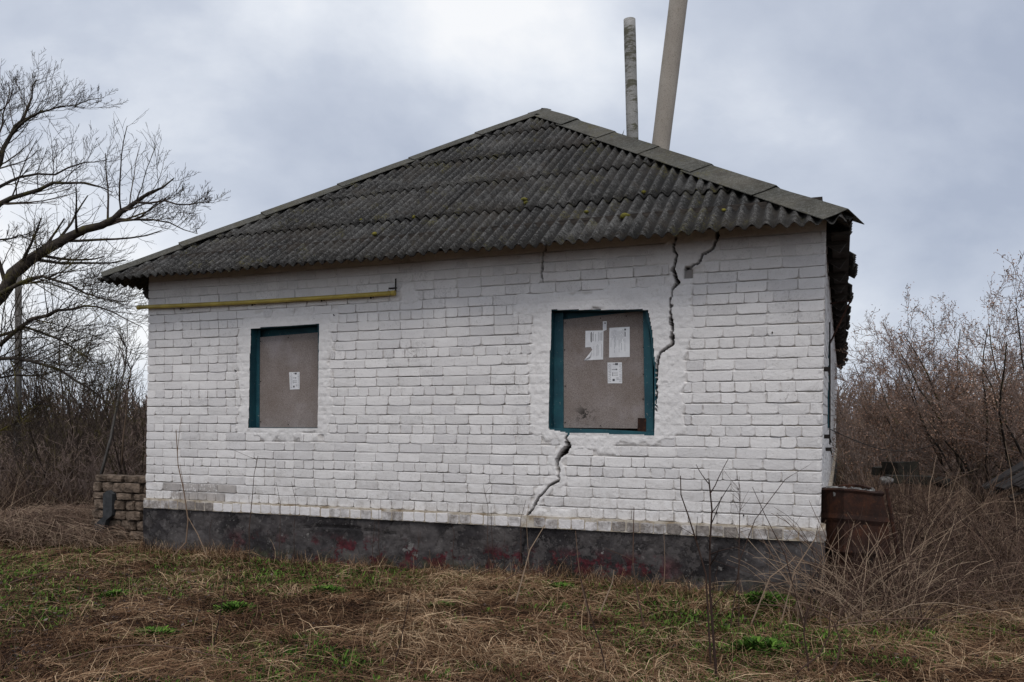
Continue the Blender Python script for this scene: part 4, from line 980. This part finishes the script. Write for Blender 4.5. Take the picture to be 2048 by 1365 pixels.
# ------------------------------------------------------------------ ground cover: ribbons in bulk
rng = np.random.default_rng(4)
def scatter(n, y0, y1, pw=1.0, x0=-220, x1=2260):
    u = rng.random(n); Yd = y0 * (y1 / y0) ** (u ** pw); px = rng.uniform(x0, x1, n); x = (px - 1024) / 1680 * Yd
    s, t = to_local(x, Yd); ok = ~((s > -0.02) & (s < WL + .02) & (t > -0.03) & (t < HL))
    return x[ok], Yd[ok]
def ribbons(x, y, z, az, L_, hgt, wid, tint, seg=3, curl=0.5, lay=1.0):
    """curved flat blades: rise to hgt and run L_ along az"""
    n = len(x); f = np.linspace(0, 1, seg + 1)[None, :]
    az2 = az[:, None] + curl * (rng.random(n)[:, None] - .5) * 2 * f
    dx = np.cos(az2) * L_[:, None] * f; dy = np.sin(az2) * L_[:, None] * f
    hz = hgt[:, None] * (np.sin(np.pi * f * lay * .9) if lay else f) 
    px = x[:, None] + dx; py = y[:, None] + dy; pz = z[:, None] + hz
    w_ = wid[:, None] * (1 - .75 * f)
    ox = -np.sin(az2) * w_; oy = np.cos(az2) * w_; oz = (rng.random(n)[:, None] - .3) * w_ * 1.2
    V = np.empty((n, seg + 1, 2, 3), np.float32)
    V[:, :, 0] = np.stack([px - ox, py - oy, pz - oz], -1); V[:, :, 1] = np.stack([px + ox, py + oy, pz + oz], -1)
    b = (np.arange(n) * (seg + 1) * 2)[:, None]; k_ = (np.arange(seg) * 2)[None, :]
    F = np.stack([b + k_, b + k_ + 1, b + k_ + 3, b + k_ + 2], -1).reshape(-1, 4)
    return V.reshape(-1, 3), F, np.repeat(tint, (seg + 1) * 2)
def greenmask(x, y): return fbm(x * .75, y * 1.1, 91, 4)
def cover(name, parts, mat, label, cat):
    Vs, Fs, As = [], [], []; o_ = 0
    for V, F, A in parts: Vs.append(V); Fs.append(F + o_); As.append(A); o_ += len(V)
    return tag(link(name, npmesh(name, np.concatenate(Vs), np.concatenate(Fs), {'tint': np.concatenate(As)}), mat), label, cat, kind='stuff')
x, y = scatter(150000, 4.4, 12.5, .95)
g_ = greenmask(x, y); keep = rng.random(len(x)) < np.clip(1.25 - sstep(.46, .62, g_) * .7, 0, 1); x, y, g_ = x[keep], y[keep], g_[keep]
flow = fbm(x * .6, y * .6, 95, 3) * 9.0; az_ = flow + rng.normal(0, 1.25, len(x))
mat_ = .5 + .8 * (fbm(x * 1.7, y * 2.2, 97, 4) - .5)
tint = np.clip(.50 + 1.1 * (mat_ - .5) + 1.3 * (fbm(x * 7, y * 9, 99, 3) - .5) + rng.normal(0, .22, len(x)) - .25 * sstep(-1.0, -2.6, x) * sstep(7.0, 5.2, y), 0, 1)
L_ = rng.uniform(.07, .30, len(x)) * (1 + .5 * (mat_ > .55)); hg = rng.uniform(.002, .040, len(x)) * (1 + 1.2 * (mat_ > .56))
p1 = ribbons(x, y, gz(x, y) + rng.uniform(-.01, .02, len(x)), az_, L_, hg, rng.uniform(.0012, .0032, len(x)), tint, 3, .8)
x, y = scatter(2600, 4.4, 12, .95); hh = rng.uniform(.06, .30, len(x)) * (0.4 + fbm(x * 1.3, y * 1.3, 98, 3))
p2 = ribbons(x, y, gz(x, y), rng.uniform(0, 6.28, len(x)), rng.uniform(.03, .22, len(x)), hh, rng.uniform(.0010, .0022, len(x)), rng.uniform(.3, 1, len(x)), 4, .8, 0)
n = 5200; sb_ = rng.uniform(-.1, WL + .3, n); tb_ = -.02 - .30 * rng.random(n) ** 1.6       # ragged growth along the foot of the plinth
x = HO.x + sb_ * CT + tb_ * ST; y = HO.y - sb_ * ST + tb_ * CT; cl = fbm(sb_ * 2.2, tb_ * 3, 64, 3)
p3 = ribbons(x, y, gz(x, y) - .01, rng.uniform(0, 6.28, n), rng.uniform(.04, .20, n), rng.uniform(.02, .20, n) * (cl > .42) * cl * 1.5 + .02, rng.uniform(.0012, .0026, n), np.clip(rng.normal(.5, .3, n), 0, 1), 4, .9, 0)
cover('dry_grass', [p1, p2, p3], M['straw'], 'matted dry brown grass and straw covering the ground before the house', 'grass')
# green shoots and small leaves in patches
x, y = scatter(125000, 4.4, 11, .9); g_ = greenmask(x, y); s_, t_ = to_local(x, y)
nearwall = ((t_ < 0) & (t_ > -.55) & (s_ > 0) & (s_ < 7.6)) * .22 * fbm(x * 2, y * 2, 92, 3)
keep = rng.random(len(x)) < sstep(.38, .54, g_ + nearwall * 1.5 + .05 * (x < -1.2) + .5 * (fbm(x * 5, y * 6, 93, 2) - .5)) * .8; x, y = x[keep], y[keep]; n = len(x)
pg1 = ribbons(x, y, gz(x, y), rng.uniform(0, 6.28, n), rng.uniform(.012, .04, n), rng.uniform(.008, .045, n), rng.uniform(.004, .011, n), np.clip(rng.normal(.45, .28, n), 0, 1), 2, .6, 0)
cover('green_shoots', [pg1], M['green'], 'patches of fresh green leaves and shoots among the dry grass', 'ground cover')
LV = MB(); ql = random.Random(31)
for i in range(2600):
    Yd = 4.5 * (8.5 / 4.5) ** (ql.random() ** 1.3); px = ql.uniform(-60, 420) if i % 3 else ql.uniform(-60, 2100)
    x_ = (px - 1024) / 1680 * Yd; p = Vector((x_, Yd, float(gz(x_, Yd)) + .02 + ql.uniform(0, .02))); a_ = rv(ql); a_.z *= .3; b_ = a_.cross(Vector((0, 0, 1)) + rv(ql) * .4).normalized(); s_ = ql.uniform(.010, .024)
    if -.1 < to_local(p.x, p.y)[0] < WL and to_local(p.x, p.y)[1] > -.1: continue
    LV.add([p, p + a_ * s_ + b_ * s_ * .6, p + a_ * s_ * 2 + Vector((0, 0, .006)), p + a_ * s_ - b_ * s_ * .6], [(0, 1, 2, 3)], ql.random() ** 2)
M['litter'] = tinted('dead_leaf', [(0.0, (0.022, 0.016, 0.015)), (0.5, (0.075, 0.052, 0.045)), (1.0, (0.19, 0.15, 0.13))])
tag(LV.build('leaf_litter', M['litter'], None), 'dark dead leaves strewn over the lower left ground', 'leaf litter', kind='stuff')
# green leafy clumps that stand out
def clump(px, py, rad, n, label):
    Yd = EYE * 1680 / (py - 835); c_ = Vector(((px - 1024) / 1680 * Yd, Yd, 0)); c_.z = float(gz(c_.x, c_.y))
    rad = rad * 1.35; n = int(n * 1.6); r_ = rad * np.sqrt(rng.random(n)) * (.45 + .75 * rng.random(n)); a_ = rng.uniform(0, 6.28, n); lx, ly = r_ * np.cos(a_), r_ * np.sin(a_) * .8
    V, F, A = ribbons(lx, ly, rad * .30 * (1 - (r_ / rad) ** 2) * rng.random(n), a_ + rng.normal(0, .8, n), rng.uniform(.02, .05, n), rng.uniform(.005, .03, n), rng.uniform(.006, .014, n), np.clip(rng.normal(.42, .27, n), 0, 1), 2, .6, 0)
    o_ = link('green_clump', npmesh('green_clump', V, F, {'tint': A}), M['green']); o_.location = c_; tag(o_, label, 'plant', 'green leafy clumps in the grass')
clump(305, 1272, .17, 900, 'large bright green leafy clump in the lower left grass')
clump(470, 1225, .13, 420, 'loose green clump in the grass below the left window')
clump(650, 1190, .16, 500, 'wide low green patch in front of the red-stained plinth')
clump(232, 1196, .10, 260, 'small green clump in the grass left of the large one')
clump(1530, 1208, .22, 900, 'green leafy patch at the foot of the plinth near the right corner')
clump(1120, 1186, .13, 350, 'small green patch at the plinth below the lower crack')
clump(1520, 1305, .17, 520, 'dark green leafy patch in the lower right grass')
clump(1890, 1160, .14, 420, 'green clump in the brush right of the rusty bin')
clump(880, 1215, .09, 220, 'small green tuft in the straw in front of the middle of the house')
# tall dry stalks: reeds on the left, brush on the right
parts = []
x, y = scatter(4200, 11.2, 19, .8, -60, 285); n = len(x)
parts.append(ribbons(x, y, gz(x, y), rng.uniform(0, 6.28, n), rng.uniform(.1, .8, n), rng.uniform(.12, .95, n) * (.35 + fbm(x * 1.2, y * .6, 66, 3)), rng.uniform(.0022, .005, n), np.clip(rng.normal(.45, .3, n), 0, 1), 4, 1.2, 0))
x, y = scatter(3600, 9.9, 11.3, .9, -60, 190); n = len(x)
parts.append(ribbons(x, y, gz(x, y), rng.normal(.1, .5, n), rng.uniform(.3, .9, n), rng.uniform(.05, .25, n), rng.uniform(.002, .0042, n), rng.uniform(.2, .9, n), 4, .9))
cover('tall_dry_stalks', parts, M['stalk'], 'tall dry stalks and a flattened heap of them left of the house', 'stalks')
parts = []
x, y = scatter(9000, 8.6, 24, .75, 1690, 2110); n = len(x)
parts.append(ribbons(x, y, gz(x, y), rng.uniform(0, 6.28, n), rng.uniform(.1, .6, n), rng.uniform(.15, .75, n), rng.uniform(.002, .0045, n), rng.uniform(.15, .8, n), 4, 1.0, 0))
x, y = scatter(9000, 6.6, 10.5, .8, 1650, 2110); n = len(x)
parts.append(ribbons(x, y, gz(x, y), rng.uniform(0, 6.28, n), rng.uniform(.25, .9, n), rng.uniform(.05, .40, n), rng.uniform(.0012, .0028, n), np.clip(rng.normal(.36, .28, n), 0, 1), 5, 1.2))
cover('dry_brush', parts, M['stalk'], 'dense dry brush and brambles covering the bank right of the house', 'brush')
# arching bramble canes round the bin
BR = MB()
for i in range(420):
    px = q.uniform(1640, 2100); py = q.uniform(1010, 1230); Yd = min(9.5, EYE * 1680 / (py - 835)); Yd = max(Yd, 6.3)
    x_ = (px - 1024) / 1680 * Yd; b = Vector((x_, Yd, float(gz(x_, Yd))))
    s_, t_ = to_local(b.x, b.y)
    if -0.1 < s_ < WL + .1 and t_ > -.1: continue
    d = Vector((q.uniform(-1, 1), q.uniform(-.6, .4), q.uniform(.5, 1.4))); pts = wander(b, d, q.uniform(.5, 1.2), 8, .14, -.13, q)
    BR.tube(pts, q.uniform(.003, .0055), .002, 4, cap=False, a=q.choice([.05, .1, .15, .3, .4, .55, .75]))
for i in range(300):
    px = q.uniform(1585, 1860); Yd = q.uniform(6.1, 6.95); x_ = (px - 1024) / 1680 * Yd; b = Vector((x_, Yd, float(gz(x_, Yd))))
    s_, t_ = to_local(b.x, b.y)
    if s_ < WL + .05 and t_ > -.08: continue
    d = Vector((q.uniform(-1, 1), q.uniform(-.3, .5), q.uniform(.6, 1.6))); pts = wander(b, d, q.uniform(.4, 1.0), 8, .16, -.12, q)
    BR.tube(pts, q.uniform(.0022, .0042), .0014, 4, cap=False, a=q.choice([.1, .35, .6, .8, .9]))
tag(BR.build('bramble_canes', M['stalk'], None), 'arching dry bramble canes tangled round the rusty bin', 'brambles', kind='stuff')

# ------------------------------------------------------------------ single weed stalks standing in front of the house
def weed(P_, Yd, r_, tint, label, shoots=4, mat='stalk', slen=.25, group=None, dark=False):
    r_ *= 1.1; pts = [pt(px, py, Yd) for px, py in P_]; pts[0].z = min(pts[0].z, float(gz(pts[0].x, pts[0].y)))
    o_ = empty('dry_weed', pts[0]); tag(o_, label, 'weed', group); mb = MB(); mb.tube(pts, r_, r_ * .45, 5, cap=False, a=tint)
    for k_ in range(shoots):
        f = q.uniform(.3, .98) * (len(pts) - 1); i = int(f); p = pts[i].lerp(pts[i + 1], f - i); d = rv(q); d.z = abs(d.z) + .25; d.y *= .5
        S_ = MB(); S_.tube(wander(p, d, slen * q.uniform(.4, 1.2), 4, .12, .03, q), r_ * .42, r_ * .2, 3, cap=False, a=tint); rel(S_, o_); S_.build('shoot', M[mat], o_)
    rel(mb, o_); mb.build('stem', M[mat], o_)
weed([(1436, 1390), (1428, 1290), (1420, 1180), (1420, 1090), (1424, 1020), (1418, 960)], 5.0, .0085, .05, 'tallest dark stem with side shoots in front of the right plinth', 9, slen=.30)
weed([(1422, 1190), (1412, 1150), (1395, 1090), (1376, 1030), (1362, 990), (1361, 952)], 5.3, .006, .1, 'dark stem leaning left across the wall under the right window', 2)
weed([(1640, 1385), (1672, 1330), (1682, 1285), (1668, 1245), (1640, 1225), (1614, 1215)], 4.9, .006, .3, 'stout hooked cane curling over in the lower right foreground', 2)
weed([(1618, 1380), (1616, 1320), (1608, 1270), (1610, 1235), (1622, 1205)], 4.95, .006, .1, 'dark upright cane beside the hooked cane', 3, slen=.18)
weed([(1560, 1390), (1600, 1340), (1640, 1310), (1658, 1270), (1662, 1200), (1655, 1190)], 4.9, .005, .15, 'dark cane sweeping up to the right near the hooked cane', 1)
weed([(1290, 1250), (1275, 1190), (1266, 1130), (1267, 1060), (1268, 1015)], 6.2, .006, .35, 'stout straight dry stem in front of the plinth right of the lower crack', 1)
weed([(1180, 1240), (1165, 1180), (1156, 1120), (1151, 1062)], 6.4, .005, .55, 'pale straight stem in front of the plinth below the right window', 0)
weed([(1225, 1390), (1200, 1290), (1176, 1215), (1160, 1150)], 5.0, .005, .1, 'long dark stem rising from the bottom edge at the centre right', 1)
weed([(772, 1380), (800, 1290), (815, 1215), (822, 1180)], 5.2, .004, .05, 'thin dark stem in the grass at the centre', 2, slen=.12)
weed([(418, 1330), (440, 1230), (452, 1160), (458, 1132)], 5.6, .004, .05, 'thin dark stem in the grass below the left window', 3, slen=.12)
weed([(330, 1130), (372, 1085), (376, 1040), (368, 985), (356, 930), (352, 860)], 9.2, .009, .65, 'tall pale weed bending against the left end of the wall', 2, slen=.4)
weed([(416, 1115), (396, 1070), (376, 1035)], 9.2, .007, .8, 'pale broken stalk propped on the plinth at the left corner', 0)
weed([(500, 1115), (498, 1060), (505, 990), (508, 950), (516, 912)], 8.6, .005, .2, 'slim dark weed below the left window', 1)
weed([(1196, 1210), (1225, 1165), (1228, 1140)], 6.5, .006, .8, 'short pale stalk leaning right before the plinth', 0)
weed([(1030, 1165), (1060, 1100), (1090, 1050)], 6.9, .006, .85, 'straight pale straw leaning right across the plinth under the crack', 0)
weed([(1500, 1195), (1540, 1155), (1580, 1125), (1592, 1112)], 6.3, .006, .75, 'pale bent stalk leaning right near the right corner', 1)
weed([(1560, 1200), (1590, 1140), (1622, 1090), (1632, 1075)], 6.2, .005, .75, 'pale forked stalk touching the ledge near the right corner', 3, slen=.2)
weed([(1460, 1200), (1480, 1120), (1510, 1040), (1570, 960), (1585, 950)], 6.1, .004, .1, 'thin dark stem crossing diagonally over the wall near the right corner', 1)
weed([(1610, 1200), (1570, 1110), (1530, 1030), (1505, 975)], 6.1, .004, .1, 'thin dark stem leaning left over the wall near the right corner', 1)
weed([(1478, 1220), (1478, 1100), (1480, 1010), (1478, 968)], 6.0, .004, .15, 'thin upright weed with a starry seed head near the right corner', 16, slen=.17)
ORD = 'first second third fourth fifth sixth seventh eighth ninth tenth eleventh twelfth thirteenth fourteenth'.split()
for iw, px in enumerate((420, 560, 588, 745, 757, 832, 905, 975, 985, 1010, 1042, 1056, 1330, 1540)):
    h_ = q.uniform(70, 190); y0 = 1110 + (px - 290) * .062; Yd = (9.85 - (px - 290) / 1350 * 2.7) - .35
    weed([(px + q.uniform(-8, 8), y0 + 6), (px, y0 - h_ * .4), (px + q.uniform(-6, 6), y0 - h_ * .75), (px + q.uniform(-12, 12), y0 - h_)], Yd, .0034, q.choice([.1, .2, .7]), '%s thin weed stalk from the left along the dark plinth' % ORD[iw], q.choice([0, 1, 2, 3]), slen=.14, group='thin weeds along the plinth')
for px, y0, ln, lb in ((120, 1185, .9, 'long grey cane arching over the grass at the far left'), (300, 1350, 1.1, 'long straight dry cane lying across the lower left grass'), (1850, 1290, 1.3, 'long thin cane lying across the lower right grass'), (1060, 1180, .5, 'bundle stalk of flattened straw before the crack')):
    Yd = EYE * 1680 / (y0 - 835); b = Vector(((px - 1024) / 1680 * Yd, Yd, .03)); az_ = q.uniform(-.25, .3)
    pts = [b + Vector((math.cos(az_) * ln * (f - .5), math.sin(az_) * ln * (f - .5), .05 + .10 * math.sin(f * 3.14))) for f in np.linspace(0, 1, 8)]
    mb = MB(); mb.tube(pts, .006, .003, 5, a=.45); o_ = mb.build('fallen_cane', M['stalk'], None, center=True); tag(o_, lb, 'cane')
# wire running from the side wall into the bushes
mb = MB(); A = to_world(WL + .03, 2.2, 1.42); B_ = Vector((6.6, 13, 1.15))
mb.tube([A.lerp(B_, f) - Vector((0, 0, .18 * math.sin(f * 3.14))) for f in np.linspace(0, 1, 9)], .006, .006, 5); tag(mb.build('wire', M['iron'], None, center=True), 'thin dark wire strung from the side wall into the right-hand bushes', 'wire')
